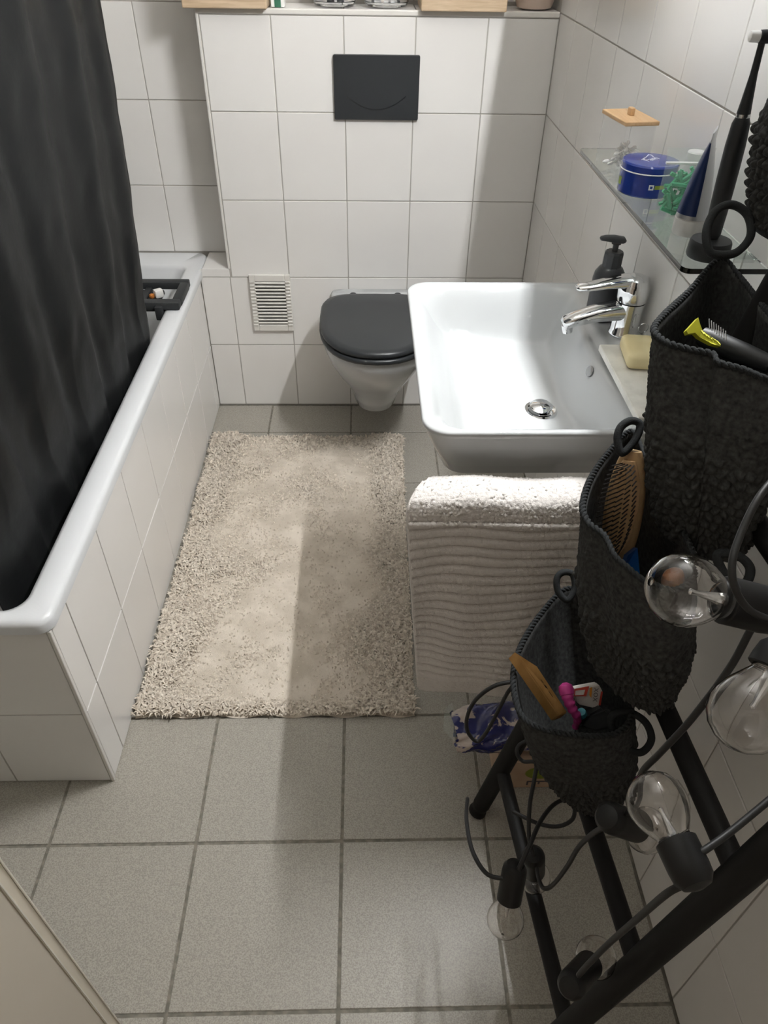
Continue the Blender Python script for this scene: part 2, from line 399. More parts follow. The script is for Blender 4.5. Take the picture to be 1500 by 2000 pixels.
for s in (-1, 1): lathe_obj('hinge', [(.012, .455), (.012, .470), (.009, .473)], 'black_plastic', toi, (TX+s*.075, -.058, 0), 16)

# flush plate
fp = thing('flush_plate', (TX, 0, 1.07), 'black rectangular flush plate above the toilet', 'flush plate')
V, Fc = loft([[Vector((p.x, -.0005, p.y)) for p in rrect(.435, .680, .987, 1.151, .004, 0, 4)], [Vector((p.x, -.010, p.y)) for p in rrect(.435, .680, .987, 1.151, .004, 0, 4)], [Vector((p.x, -.0115, p.y)) for p in rrect(.4365, .6785, .9885, 1.1495, .004, 0, 4)]], True, True)
link('frame', fix(mesh('frame', V, Fc)), 'black_plastic', fp, smooth=True, sharp=30)
ar = [(TX-.085+.17*t, -.0118-.0006, 1.012+.035*(2*t-1)**2 - (.004 if False else 0)) for t in np.linspace(0, 1, 24)]
V = []; Fc = []
for k, p in enumerate(ar):
    V += [(p[0], -.0117, p[2]), (p[0], -.0132, p[2]+.004), (p[0], -.0117, 1.135)]
for k in range(len(ar)-1):
    a = 3*k; Fc += [(a, a+3, a+4, a+1), (a+1, a+4, a+5, a+2)]
link('button', fix(mesh('button', V, Fc)), 'black_plastic', fp, smooth=True, sharp=20)

# ventilation grille
vg = thing('vent_grille', (.20, 0, .415), 'white plastic louvred vent grille low on the back wall', 'vent')
vx0, vx1, vz0, vz1 = .130, .269, .312, .516
box('frame', vx0, vx0+.019, -.012, -.0005, vz0, vz1, 'trim_white', vg, .002); box('frame', vx1-.019, vx1, -.012, -.0005, vz0, vz1, 'trim_white', vg, .002)
box('frame', vx0+.019, vx1-.019, -.012, -.0005, vz1-.024, vz1, 'trim_white', vg, .002); box('frame', vx0+.019, vx1-.019, -.012, -.0005, vz0, vz0+.024, 'trim_white', vg, .002)
box('backing', vx0+.01, vx1-.01, -.003, -.0008, vz0+.02, vz1-.02, 'hole_dark', vg, 0)
ns = 13; st = (vz1-vz0-.048)/ns
slme = bm_mesh('slat', box_bm((0, 0, 0), (vx1-vx0-.036, .011, .0058), .0012, 1, rot=Matrix.Rotation(math.radians(-38), 3, 'X'))); slme.materials.append(MATS['trim_white'])
for k in range(ns): link('slat', slme, None, vg, Matrix.Translation(((vx0+vx1)/2, -.0085, vz0+.024+st*(k+.5))))
nib = bm_mesh('rib', box_bm((0, 0, 0), (.017, .004, .006), .0015, 1)); nib.materials.append(MATS['trim_white'])
for k in range(ns+1):
    for xx_ in (vx0+.0095, vx1-.0095): link('side_rib', nib, None, vg, Matrix.Translation((xx_, -.0135, vz0+.024+st*k)))

# ------------------------------------------------------------------ wash basin
sk = thing('washbasin', (.85, -1.145, .72), 'white rectangular ceramic washbasin on the right wall', 'sink')
sx0, sx1, sy0, sy1, sz = .612, XR-.001, -1.440, -.848, .845
RS = (.002, .045, .045, .002)
rings = [rrect(.668, sx1, -1.370, -.915, (.002, .03, .03, .002), .716, 10), rrect(.658, sx1, -1.379, -.905, (.002, .036, .036, .002), .720, 10), rrect(.634, sx1, -1.411, -.873, (.002, .042, .042, .002), .78, 10), rrect(sx0+.003, sx1, sy0+.003, sy1-.003, RS, .832, 10), rrect(sx0, sx1, sy0, sy1, RS, .841, 10), rrect(sx0+.003, sx1, sy0+.003, sy1-.003, RS, sz, 10), rrect(sx0+.010, sx1, sy0+.010, sy1-.010, (.002, .040, .040, .002), sz-.001, 10)]
V, Fc = loft(rings, True, False)
link('shell', mesh('shell', V, Fc), 'ceramic', sk, smooth=True, sharp=80)
# inner bowl as polar-ish grid that follows the inner rim
inner = rings[-1]; ni = len(inner); NR = 44
def sst(t): t = np.clip(t, 0, 1); return t*t*(3-2*t)
def bowl_z(x, y):
    ey = sst((y-(sy0+.010))/.07)*sst(((sy1-.010)-y)/.07)
    crease = .915 + .02*np.cos((y+1.145)/.3*math.pi)*-1*.5
    left = sst((x-(sx0+.010))/.085)
    flo = .088 + .022*np.clip((x-.70)/.2, 0, 1)
    back = 1 - sst((x-crease)/.052)
    d = flo*left*(.10+.90*back)
    deck = 1 - sst((x-.962)/.022)
    d = d*(deck)
    groove = .0
    return sz-.001 - d*ey - groove
cxm, cym = .84, -1.145
P = np.zeros((NR, ni, 3))
for k in range(NR):
    t = (k/(NR-1)); s = 1-t**1.0
    for j, p in enumerate(inner):
        x = cxm+(p.x-cxm)*s; y = cym+(p.y-cym)*s; P[k, j] = (x, y, bowl_z(x, y))
# refine along the perimeter
def densify(P, f=4):
    n = P.shape[1]; out = []
    for j in range(n):
        a, b_ = P[:, j], P[:, (j+1) % n]
        L = np.linalg.norm(a[0]-b_[0]); q = max(1, int(L/.008))
        for k in range(q): out.append(a+(b_-a)*k/q)
    Q = np.stack(out, 1); Q[..., 2] = bowl_z(Q[..., 0], Q[..., 1]); return Q
bo = grid_np('bowl', densify(P), 'ceramic', sk, closed_u=True)
fix(bo.data)
zz = float(bowl_z(np.array(.858), np.array(-1.205)))
dr = lathe_obj('drain', [(.0, .0005), (.020, .0005), (.0235, .003), (.030, .0035), (.0325, .001), (.0325, -.004)][::-1], 'chrome', sk, (.858, -1.205, zz), 40)
lathe_obj('plug', [(.012, .0), (.0215, .004), (.0225, .008), (.018, .0115), (.0, .013)], 'chrome', dr, (.858, -1.205, zz+.003), 40)
zo = float(bowl_z(np.array(.944), np.array(-1.19)))
ovl = lathe_obj('overflow_hole', [(.0095, 0), (.0095, .003), (.007, .0035)], 'steel_dark', sk, (.944, -1.19, zo-.001), 24, M=Matrix.Rotation(math.radians(-62), 4, 'Y') @ Matrix.Scale(1.5, 4, (0, 1, 0)))

# faucet
fx, fy, fz = 1.026, -1.092, .8445
fau = thing('faucet', (fx, fy, fz), 'chrome single-lever faucet on the washbasin', 'faucet')
lathe_obj('body', [(.030, 0), (.030, .004), (.0275, .008), (.0265, .05), (.0275, .066)], 'chrome', fau, (fx, fy, fz), 32)
def sweep(pts, hw, hh, e=3.0, n=20):
    rings = []
    for i, p in enumerate(pts):
        p = Vector(p); t = (Vector(pts[min(i+1, len(pts)-1)])-Vector(pts[max(i-1, 0)])).normalized(); s = Vector((0, 1, 0)); up = s.cross(t)*-1
        if up.z < 0: up = -up
        rings.append([p + s*(hw[i]*math.copysign(abs(math.cos(a))**(2/e), math.cos(a))) + up*(hh[i]*math.copysign(abs(math.sin(a))**(2/e), math.sin(a))) for a in [2*math.pi*k/n for k in range(n)]])
    return loft(rings)
V, Fc = sweep([(fx+.012, fy, fz+.050), (fx-.02, fy, fz+.048), (fx-.06, fy, fz+.042), (fx-.10, fy, fz+.030), (fx-.118, fy, fz+.022), (fx-.123, fy, fz+.019)], [.024, .023, .021, .0185, .0165, .011], [.019, .0175, .0145, .0115, .0105, .006])
sp_ = link('spout', fix(mesh('spout', V, Fc)), 'chrome', fau, smooth=True, sharp=60)
lathe_obj('aerator', [(.0095, -.008), (.0105, .0), (.0105, .008)], 'chrome', sp_, (fx-.112, fy, fz+.010), 24, M=Matrix.Rotation(math.radians(-14), 4, 'Y'))
lathe_obj('cap', [(.0275, .068), (.0295, .075), (.030, .097), (.025, .111), (.012, .116), (.0, .1165)], 'chrome', fau, (fx, fy, fz), 32)
V, Fc = sweep([(fx+.016, fy, fz+.100), (fx-.015, fy, fz+.106), (fx-.05, fy, fz+.101), (fx-.085, fy, fz+.094), (fx-.105, fy, fz+.092), (fx-.110, fy, fz+.0915)], [.021, .021, .0175, .0145, .0125, .007], [.012, .010, .0075, .006, .005, .002])
link('lever', fix(mesh('lever', V, Fc)), 'chrome', fau, smooth=True, sharp=60)

# sink plug hung beside the tap
pg = thing('sink_stopper', (1.045, -1.14, fz), 'small clear sink stopper with a wire ring beside the faucet', 'stopper')
lathe_obj('stopper_body', [(.0125, .0), (.013, .010), (.010, .020), (.003, .022)], 'acrylic', pg, (1.046, -1.134, fz), 24)
tube_obj('wire_ring', [(1.046+.009*math.cos(a), -1.134, fz+.031+.009*math.sin(a)) for a in np.linspace(0, 6.283, 17)[:-1]], .0011, 'silver', pg, 6, True)

# pump bottle behind the faucet
px_, py_ = .999, -1.020
bt = thing('soap_dispenser', (px_, py_, fz), 'dark grey pump bottle behind the faucet', 'soap dispenser')
def facet(prof, n, name, material, parent, c, rot=0):
    M = Matrix.Rotation(rot, 4, 'Z'); V, Fc = lathe(prof, n, Matrix.Translation(c) @ M); return link(name, fix(mesh(name, V, Fc)), material, parent)
lathe_obj('bottle', [(.028, 0), (.031, .003), (.031, .08), (.029, .092), (.0225, .102), (.015, .107)], 'bottle_grey', bt, (px_, py_, fz), 32)
lathe_obj('label', [(.0313, .018), (.0313, .07)], 'bottle_label', bt, (px_, py_, fz), 32, cap0=False, cap1=False)
facet([(.0185, .104), (.0185, .130), (.016, .134)], 10, 'collar', 'bottle_grey', bt, Vector((px_, py_, fz)))
lathe_obj('stem', [(.0055, .132), (.0055, .146), (.009, .148)], 'bottle_grey', bt, (px_, py_, fz), 16)
V, Fc = sweep([(px_+.016, py_, fz+.153), (px_+.012, py_, fz+.155), (px_-.005, py_, fz+.157), (px_-.022, py_, fz+.1585), (px_-.031, py_, fz+.158), (px_-.033, py_, fz+.157)], [.006, .010, .0115, .009, .006, .003], [.003, .006, .0065, .005, .004, .002], 2.4)
link('pump_head', fix(mesh('pump', V, Fc)), 'bottle_grey', bt, smooth=True, sharp=60)

# stone soap dish + soap
dish = link('soap_dish', bm_mesh('dish', box_bm((1.008, -1.290, .8515), (.10, .25, .013), .0015, 1, rot=Matrix.Rotation(.0, 3, 'Z'))), 'stone')
setp(dish, 'pale marble slab soap dish on the washbasin edge', 'soap dish')
sp2 = link('soap_bar', bm_mesh('soap', box_bm((1.014, -1.222, .8725), (.058, .090, .029), .010, 4, rot=Matrix.Rotation(math.radians(-6), 3, 'Z'))), 'soap', smooth=True)
setp(sp2, 'yellow bar of soap on the marble soap dish', 'soap')

# ------------------------------------------------------------------ glass shelf and what stands on it
SZ = 1.117
sh = thing('glass_shelf', (1.0, -1.14, 1.109), 'narrow green-edged glass shelf on the right wall above the washbasin', 'shelf')
V, Fc = loft([rrect(.946, XR-.0005, -1.452, -.842, (.002, .012, .012, .002), 1.109, 6), rrect(.946, XR-.0005, -1.452, -.842, (.002, .012, .012, .002), SZ-.0008, 6)])
gl = link('pane', fix(mesh('pane', V, Fc)), 'glass', sh)
for yy_ in (-1.40, -.90): box('bracket', 1.03, XR-.0003, yy_-.012, yy_+.012, 1.103, 1.1088, 'chrome', sh, .001)

# acrylic box with bamboo lid and cotton swabs
ab = thing('acrylic_box', (.993, -.96, SZ), 'clear acrylic box with a bamboo lid on the glass shelf', 'container')
Rz = Matrix.Rotation(math.radians(8), 3, 'Z')
def rb(name, c, s, material, parent, bev=.001, seg=1, piv=(.994, -.962), rot=Rz):
    off = rot @ Vector((c[0], c[1], 0)); cc = (piv[0]+off.x, piv[1]+off.y, c[2])
    return link(name, bm_mesh(name, box_bm(cc, s, bev, seg, rot=rot)), material, parent)
hx, hy, t_ = .0285, .049, .002
rb('base', (0, 0, SZ+.0012), (2*hx, 2*hy, .002), 'acrylic', ab, 0)
for s in (-1, 1):
    rb('side', (s*(hx-.001), 0, SZ+.039), (.002, 2*hy, .072), 'acrylic', ab, 0)
    rb('side', (0, s*(hy-.001), SZ+.039), (2*hx-.0044, .002, .072), 'acrylic', ab, 0)
ld = rb('lid', (0, 0, SZ+.079), (2*hx+.006, 2*hy+.006, .007), 'bamboo', ab, .0015, 2)
rb('knob', (0, 0, SZ+.0885), (.008, .014, .012), 'bamboo', ld, .001)
for k in range(16):
    a = random.uniform(-.5, .5)+(.9 if k % 3 else 0); zb = SZ+.006+.0017*k
    c = Rz @ Vector((random.uniform(-.006, .006), random.uniform(-.012, .012), 0)); c = Vector((.994+c.x, -.962+c.y, zb))
    a += math.radians(35)
    d = Vector((math.cos(a)*.62, math.sin(a), random.uniform(0, .10))).normalized()*.027
    sw = thing('cotton_swab', c, 'white cotton swab lying inside the clear acrylic box', 'cotton swab', 'cotton swabs in the acrylic box')
    tube_obj('stick', [c-d, c+d], .0014, 'cap_white', sw, 6)
    for s in (-1, 1): lathe_obj('tip', [(.001, -.007), (.0032, -.003), (.0033, .003), (.001, .0075)], 'bristle_white', sw, (0, 0, 0), 8, M=frame(c+d*s, d*s))

# blue tin
tn = thing('blue_tin', (.990, -1.118, SZ), 'round blue tin with white print on the glass shelf', 'tin')
tr = .0455
lathe_obj('can', [(tr-.002, 0), (tr, .002), (tr, .036)], 'tin_blue', tn, (.992, -1.118, SZ), 56)
lathe_obj('bead', [(tr+.0004, .0352), (tr+.0015, .0362), (tr+.0004, .0372)], 'print_white', tn, (.992, -1.118, SZ), 56, cap0=False, cap1=False)
tl = lathe_obj('lid', [(tr+.0005, .0375), (tr+.0008, .046), (tr-.001, .0485), (tr-.005, .049), (0, .049)], 'tin_blue', tn, (.992, -1.118, SZ), 56, cap1=False)
def text(body, size, M, material, parent, name='print', ext=.0002, align='CENTER'):
    cu = bpy.data.curves.new(name, 'FONT'); cu.body = body; cu.size = size; cu.extrude = ext; cu.align_x = align; cu.align_y = 'CENTER'; cu.resolution_u = 2
    o = bpy.data.objects.new('tmp', cu); COL.objects.link(o)
    me = bpy.data.meshes.new_from_object(o.evaluated_get(bpy.context.evaluated_depsgraph_get())); bpy.data.objects.remove(o); bpy.data.curves.remove(cu)
    return link(name, me, material, parent, M)
zt_ = SZ+.0493
ltc = onz(1272, 311, zt_)
text('Fam', .019, Matrix.Translation((ltc[0], ltc[1], zt_)) @ Matrix.Rotation(math.radians(35), 4, 'Z'), 'print_white', tl)
tube_obj('emblem', [onz(a, b_, zt_) for a, b_ in ((1253, 312), (1262, 307), (1267, 302), (1272, 303), (1277, 307))], .0008, 'print_white', tl, 6)
def on_can(a, w_, h0, h1, material, parent, c=(.992, -1.118), r=tr+.0003):
    n = 6; V = []; Fc = []
    for k in range(n+1):
        b_ = a+w_*(k/n-.5)/r; V += [(c[0]+r*math.cos(b_), c[1]+r*math.sin(b_), SZ+h0), (c[0]+r*math.cos(b_), c[1]+r*math.sin(b_), SZ+h1)]
    for k in range(n): Fc.append((2*k, 2*k+2, 2*k+3, 2*k+1))
    return link('print', fix(mesh('print', V, Fc)), material, parent)
on_can(math.radians(-98), .008, .014, .022, 'print_white', tn); on_can(math.radians(-98), .004, .016, .020, 'tin_blue', tn, r=tr+.0005)
on_can(math.radians(-80), .018, .015, .021, 'print_green', tn); on_can(math.radians(-178), .012, .012, .024, 'print_green', tn)

# white-capped bottle
cb = thing('mouthwash_bottle', (1.028, -1.195, SZ), 'clear bottle with a white cap behind the green floss picks', 'bottle')
lathe_obj('bottle', [(.016, 0), (.0175, .002), (.0175, .05), (.012, .058), (.010, .06)], 'acrylic', cb, (1.033, -1.190, SZ), 24)
lathe_obj('cap', [(.013, .061), (.0135, .062), (.0135, .078), (.012, .080), (0, .080)], 'cap_white', cb, (1.033, -1.190, SZ), 28, cap1=False)

# pouch of green floss picks
pc = thing('floss_pick_pouch', (.996, -1.235, SZ), 'clear zip pouch full of green floss picks on the glass shelf', 'pouch')
def pring(hw, hd, z, c, n=28, e=2.2, rot=0):
    out = []
    for k in range(n):
        a = 2*math.pi*k/n; x = hw*math.copysign(abs(math.cos(a))**(2/e), math.cos(a)); y = hd*math.copysign(abs(math.sin(a))**(2/e), math.sin(a))
        out.append(Vector((c[0]+x*math.cos(rot)-y*math.sin(rot), c[1]+x*math.sin(rot)+y*math.cos(rot), z)))
    return out
pcx, pcy = 1.006, -1.240
V, Fc = loft([pring(.033, .012, SZ+.0005, (pcx, pcy)), pring(.035, .016, SZ+.01, (pcx, pcy)), pring(.036, .017, SZ+.04, (pcx, pcy)), pring(.036, .012, SZ+.065, (pcx, pcy)), pring(.036, .003, SZ+.082, (pcx, pcy+.004)), pring(.036, .0012, SZ+.095, (pcx, pcy+.006))])
po = link('film', fix(mesh('film', V, Fc)), 'pouch', pc, smooth=True); md = po.modifiers.new('s', 'SOLIDIFY'); md.thickness = .0006
box('zip_strip', pcx-.035, pcx+.035, pcy+.0005, pcy+.006, SZ+.073, SZ+.076, 'cap_white', pc, .0005)
for k in range(60):
    zb = SZ+.006+random.random()*.055; a = random.uniform(-1, 1)*1.2
    c = Vector((pcx+random.uniform(-.021, .021), pcy+random.uniform(-.009, .009), zb)); d = Vector((math.cos(a), 0, math.sin(a)))*.012
    if c.z-abs(d.z) < SZ+.003: c.z = SZ+.003+abs(d.z)
    V, Fc = tube([c-d, c, c+d, c+d*1.25+Vector((0, 0, .005))], .0030, 6); link('floss_pick', mesh('pick', V, Fc), 'pick_green', pc)

# toothpaste tube standing on its cap
tp = thing('toothpaste_tube', (.996, -1.318, SZ), 'silver and navy toothpaste tube standing on its white cap', 'tube')
tcx, tcy = .996, -1.318; ra = math.radians(62)
lathe_obj('cap', [(.0215, 0), (.0225, .002), (.0225, .022), (.021, .024)], 'tube_cap', tp, (tcx, tcy, SZ), 32)
secs = [(.0225, .0225, .024), (.0228, .0215, .03), (.0232, .019, .05), (.0238, .014, .08), (.0245, .0075, .108), (.025, .002, .126), (.025, .0012, .138)]
V, Fc = loft([pring(a, b_, SZ+h, (tcx, tcy), 36, 2, ra) for a, b_, h in secs]); tb = link('body', fix(mesh('tube', V, Fc)), 'tube_silver', tp, smooth=True, sharp=60)
# navy printed panel following the left of the tube
V = []; Fc = []
for i, (a, b_, h) in enumerate(secs[:-1]):
    rg = pring(a+.0004, b_+.0004, SZ+h+(.006 if i == 0 else 0), (tcx, tcy), 36, 2, ra); sel = [rg[(j) % 36] for j in range(9, 21)]; V += sel
for i in range(len(secs)-2):
    for j in range(11): Fc.append((i*12+j, i*12+j+1, (i+1)*12+j+1, (i+1)*12+j))
link('navy_panel', fix(mesh('panel', V, Fc)), 'tube_blue', tb, smooth=True)

# electric toothbrush in its stand
eb = thing('electric_toothbrush', (1.0, -1.408, SZ), 'black electric toothbrush standing on a round charging base', 'toothbrush')
ex, ey = .992, -1.409
TBM = Matrix.Translation((ex, ey, SZ)) @ Matrix.Rotation(math.radians(-2.6), 4, 'Y')
lathe_obj('charging_base', [(.027, 0), (.0285, .003), (.0275, .020), (.026, .023), (.008, .025)], 'black_matte', eb, (ex, ey, SZ), 40)
lathe_obj('handle', [(.009, .0255), (.0105, .03), (.0118, .06), (.0124, .10), (.0122, .14), (.0108, .165), (.0082, .172)], 'black_matte', eb, (0, 0, 0), 28, M=TBM)
lathe_obj('neck_ring', [(.0084, .172), (.0088, .1735), (.0084, .176)], 'silver', eb, (0, 0, 0), 28, M=TBM)
hd = lathe_obj('brush_neck', [(.0082, .176), (.0066, .192), (.0044, .218), (.0038, .248), (.0042, .252)], 'black_matte', eb, (0, 0, 0), 20, M=TBM)
hdp = TBM @ Vector((.001, 0, .255))
lathe_obj('brush_head', [(.0068, -.006), (.0072, .0), (.0068, .005), (.004, .007)], 'black_matte', hd, (0, 0, 0), 20, M=frame(hdp, (-1, .05, .0)))
lathe_obj('bristles', [(.0062, .006), (.0058, .0165), (.005, .017)], 'bristle_white', hd, (0, 0, 0), 14, M=frame(hdp, (-1, .05, 0)))

# ------------------------------------------------------------------ things on the ledge above the toilet
def crate(x0, x1, label):
    c = thing('wooden_crate', ((x0+x1)/2, .05, ZT+.002), label, 'crate', 'wooden crates on the ledge')
    ya, yb, zb, h = -.030, .135, ZT+.0025, .13
    box('base_board', x0+.012, x1-.012, ya+.012, yb-.012, zb, zb+.010, 'crate_wood', c)
    for (a0, a1, b0, b1) in ((x0, x1, ya, ya+.012), (x0, x1, yb-.012, yb), (x0, x0+.012, ya+.012, yb-.012), (x1-.012, x1, ya+.012, yb-.012)):
        box('side_board', a0, a1, b0, b1, zb, zb+.055, 'crate_wood', c, .003, 2)
        box('side_board', a0, a1, b0, b1, zb+.062, zb+h, 'crate_wood', c, .003, 2)
    for cx_ in (x0+.018, x1-.018):
        for cy_ in (ya+.018, yb-.018): box('corner_post', cx_-.006, cx_+.006, cy_-.006, cy_+.006, zb+.0, zb+h, 'crate_wood', c)
crate(.036, .262, 'light wooden crate on the ledge at the recessed corner above the tub')
crate(.676, .908, 'light wooden crate on the ledge beside the beige pot')
bk = thing('boxed_cream', (.287, .03, ZT+.002), 'small white and green carton beside the wooden crate', 'carton')
box('carton', .268, .305, .022, .062, ZT+.0022, ZT+.10, 'cap_white', bk); box('print_band', .278, .2955, .0212, .0218, ZT+.0022, ZT+.09, 'pale_green', bk, 0)
for (jx, rr_, nm) in ((.44, .060, 'left'), (.585, .062, 'right')):
    j = thing('glass_jar', (jx, .075, ZT+.002), 'round clear glass jar beside the small carton on the ledge' if nm == 'left' else 'round clear glass jar next to the right-hand crate on the ledge', 'jar', 'glass jars on the ledge')
    lathe_obj('jar_body', [(rr_*.6, .0003), (rr_*.93, .003), (rr_, .012), (rr_, .10), (rr_*.8, .12), (rr_*.76, .12), (rr_*.95, .10), (rr_*.95, .014), (rr_*.85, .008), (.002, .007)], 'glass_clear', j, (jx, .075, ZT+.002), 40, cap1=False)
    for k in range(14):
        a = random.uniform(0, 6.28); q = random.uniform(.2, .7)*rr_
        tube_obj('pebble', [(jx+q*math.cos(a)-.008, .075+q*math.sin(a), ZT+.016), (jx+q*math.cos(a), .075+q*math.sin(a), ZT+.0165), (jx+q*math.cos(a)+.008, .075+q*math.sin(a)+.004, ZT+.016)], .0065, ('tube_silver', 'box_white', 'bottle_grey')[k % 3], j, 8)
pt = thing('beige_pot', (.998, .075, ZT+.002), 'small rounded beige pot on the ledge in the corner', 'pot')
lathe_obj('pot_body', [(.035, 0), (.048, .004), (.054, .02), (.056, .06), (.050, .085), (.046, .085), (.05, .06), (.047, .02), (.002, .012)], 'pot', pt, (.999, .068, ZT+.0022), 40, cap1=False)

# ------------------------------------------------------------------ bathroom rug
rug = thing('bath_rug', (.31, -.8, .0), 'cream tufted bath rug on the grey floor tiles', 'rug')
C4 = [np.array(a) for a in ((-.022, -.214), (.652, -.226), (.636, -1.390), (-.026, -1.384))]
def rugp(u, v):
    u = np.asarray(u)[..., None]; v = np.asarray(v)[..., None]
    return (1-v)*((1-u)*C4[0]+u*C4[1]) + v*((1-u)*C4[3]+u*C4[2])
def fbm(a, b, s=1):
    return (vnoise(a, b, 7*s)+.6*vnoise(b+3, a, 15*s)+.4*vnoise(a+1, b+2, 31*s))/2
un, vn = 130, 220
ug, vgd = np.meshgrid(np.linspace(0, 1, un), np.linspace(0, 1, vn)); xy = rugp(ug, vgd)
wob = .0035*np.sin(xy[..., 1]*60+xy[..., 0]*9)+.003*np.sin(xy[..., 1]*143)
edge = (ug < .005) | (ug > .995) | (vgd < .005) | (vgd > .995)
hz = .0075 + .0012*vnoise(xy[..., 0], xy[..., 1], 160)+.0015*fbm(xy[..., 0], xy[..., 1])
hz = np.where(edge, .001, hz); xy[..., 0] += wob*(((ug < .02)*1.)*0+((ug > .98)*.6)); xy[..., 1] += .004*np.sin(xy[..., 0]*50)*((vgd > .98)*1.)
grid_np('backing', np.concatenate([xy, hz[..., None]], -1), 'rug_base', rug)
NT = 46000
u_, v_ = rng.random(NT*2), rng.random(NT*2)
# tufts stay dense along both long sides and in patches, worn thin in the middle
den = .14 + .85*np.exp(-((u_-.06)/.10)**2) + .8*np.exp(-((u_-.93)/.09)**2) + .3*np.exp(-((v_-.03)/.03)**2) + .9*np.exp(-((v_-.985)/.02)**2)
q = rugp(u_, v_); den = den + .6*fbm(q[:, 0], q[:, 1], 1.6)
keep = rng.random(NT*2) < np.clip(den, .04, 1)
q = q[keep][:NT]; du = den[keep][:NT]; n_ = len(q)
L = (.008+.013*rng.random(n_))*np.clip(du, .35, 1.1); az = rng.normal(math.pi*.5, 1.5, n_); wd = .0016+.0012*rng.random(n_)
D = np.stack([np.cos(az), np.sin(az), 0*az], -1); S_ = np.stack([-np.sin(az), np.cos(az), 0*az], -1)
base = np.concatenate([q, np.full((n_, 1), .0065)], -1)
p0a = base-S_*wd[:, None]; p0b = base+S_*wd[:, None]
mid = base + D*(L*.35)[:, None] + np.array([0, 0, 1])*(L*.75)[:, None]; p1a = mid-S_*wd[:, None]*.9; p1b = mid+S_*wd[:, None]*.9
tip = base + D*(L*1.0)[:, None] + np.array([0, 0, 1])*(L*.55)[:, None]
Vt = np.stack([p0a, p0b, p1b, p1a, tip], 1).reshape(-1, 3)
i5 = np.arange(n_)*5
loops = np.stack([i5, i5+1, i5+2, i5+3, i5+3, i5+2, i5+4], -1).reshape(-1)
me = bpy.data.meshes.new('pile'); me.vertices.add(len(Vt)); me.vertices.foreach_set('co', Vt.reshape(-1).astype(np.float32))
me.loops.add(len(loops)); me.loops.foreach_set('vertex_index', loops.astype(np.int32))
ls = np.stack([np.arange(n_)*7, np.arange(n_)*7+4], -1).reshape(-1)
me.polygons.add(2*n_); me.polygons.foreach_set('loop_start', ls.astype(np.int32)); me.update(calc_edges=True); me.validate()
setp(link('pile', me, 'rug_pile', rug, smooth=True, sharp=None), kind='stuff')

# ------------------------------------------------------------------ towel on a wall bar under the basin
TB = thing('towel_bar', (XR-.01, -1.483, .74), 'chrome towel bar on the right wall beneath the washbasin', 'towel bar')
tube_obj('bar', [(XR-.004, -1.483, .748), (.60, -1.483, .748)], .008, 'chrome', TB, 14)
lathe_obj('wall_flange', [(.024, 0), (.024, .006), (.012, .010)], 'chrome', TB, (0, 0, 0), 24, M=frame((XR-.0006, -1.483, .748), (-1, 0, 0)))
tw = thing('hand_towel', (.82, -1.51, .265), 'white ribbed terry towel hanging under the washbasin', 'towel')
path = [(a-.07, b+.08) for a, b in [(-1.372, .30), (-1.374, .40), (-1.375, .50), (-1.376, .60), (-1.377, .655), (-1.381, .682), (-1.392, .694), (-1.410, .698), (-1.430, .696), (-1.444, .688), (-1.450, .672), (-1.453, .64), (-1.456, .56), (-1.458, .45), (-1.462, .32), (-1.468, .222)]]
cs = np.array(catmull([(a, b_, 0) for a, b_ in path], 24))[:, :2]
dl = np.r_[0, np.cumsum(np.linalg.norm(np.diff(cs, axis=0), axis=1))]
nt_, nx_ = 520, 240
sv = np.linspace(0, dl[-1], nt_); yy = np.interp(sv, dl, cs[:, 0]); zz_ = np.interp(sv, dl, cs[:, 1])
ty = np.gradient(yy, sv); tz = np.gradient(zz_, sv); nY = tz*-1; nZ = ty*1
nY, nZ = tz, -ty          # outward (towards the viewer on the front, up on top)
nY, nZ = -nY*-1*-1, -nZ
sgn = np.sign(nZ[np.argmax(zz_)]); nY, nZ = nY*sgn, nZ*sgn
xs = np.linspace(0, 1, nx_)[None, :]
front0 = np.interp(.672, zz_[::-1][:nt_//2], sv[::-1][:nt_//2]) if False else sv[np.argmin(np.abs(yy+1.520)+np.abs(zz_-.752))]
top0 = sv[np.argmin(np.abs(yy+1.451)+np.abs(zz_-.762))]
sv2 = sv[:, None]; down = np.clip(sv2-front0, 0, None)
xl = .586 + .052*np.clip((front0-sv2)/(front0-top0), 0, 1)**1.5 + .040*np.clip(down/.49, 0, 1) 
xr_ = XR-.012 - .01*np.sin(sv2*9)**2
X = xl+(xr_-xl)*xs
rib_s = down - .0032*np.sin(X*34+down*9) - .008*np.sin(X*15-down*14+1)*np.clip(down/.2, 0, 1)
ribmask = ((down > .018) & (down < .415))*1.0
rib = 1-np.exp(-(np.abs(np.mod(rib_s, .0205)-.01025)/.0034)**2)
fold = .007*np.sin(X*26+.6)*np.clip(down/.25, 0, 1) + .003*np.sin(X*55+down*6)*np.clip(down/.3, 0, 1)
hem = ((down > .415))*(-.002)
disp = ribmask*.011*(rib-.6) + hem + .0007*vnoise(X, sv2+0*X, 420)+.00035*rng.normal(size=X.shape)
fuzzy = .0010*rng.normal(size=X.shape)*((down < .03) & (sv2 > top0))
disp = disp+np.abs(fuzzy)
zdrop = -.012*np.sin(X*20+2)*np.clip(down/.45, 0, 1)*.4 + .012*(xs-.3)*np.clip(down/.49, 0, 1)*-1 - .006*(np.sin(X*18)**2)*(down == 0)*(sv2 > top0)*.8 - .012*xs*(sv2 > top0)
P = np.stack([X, yy[:, None]+nY[:, None]*disp - fold, zz_[:, None]+nZ[:, None]*disp + zdrop], -1)
to = grid_np('terry_cloth', P, 'towel', tw); md = to.modifiers.new('s', 'SOLIDIFY'); md.thickness = .004; md.offset = -1
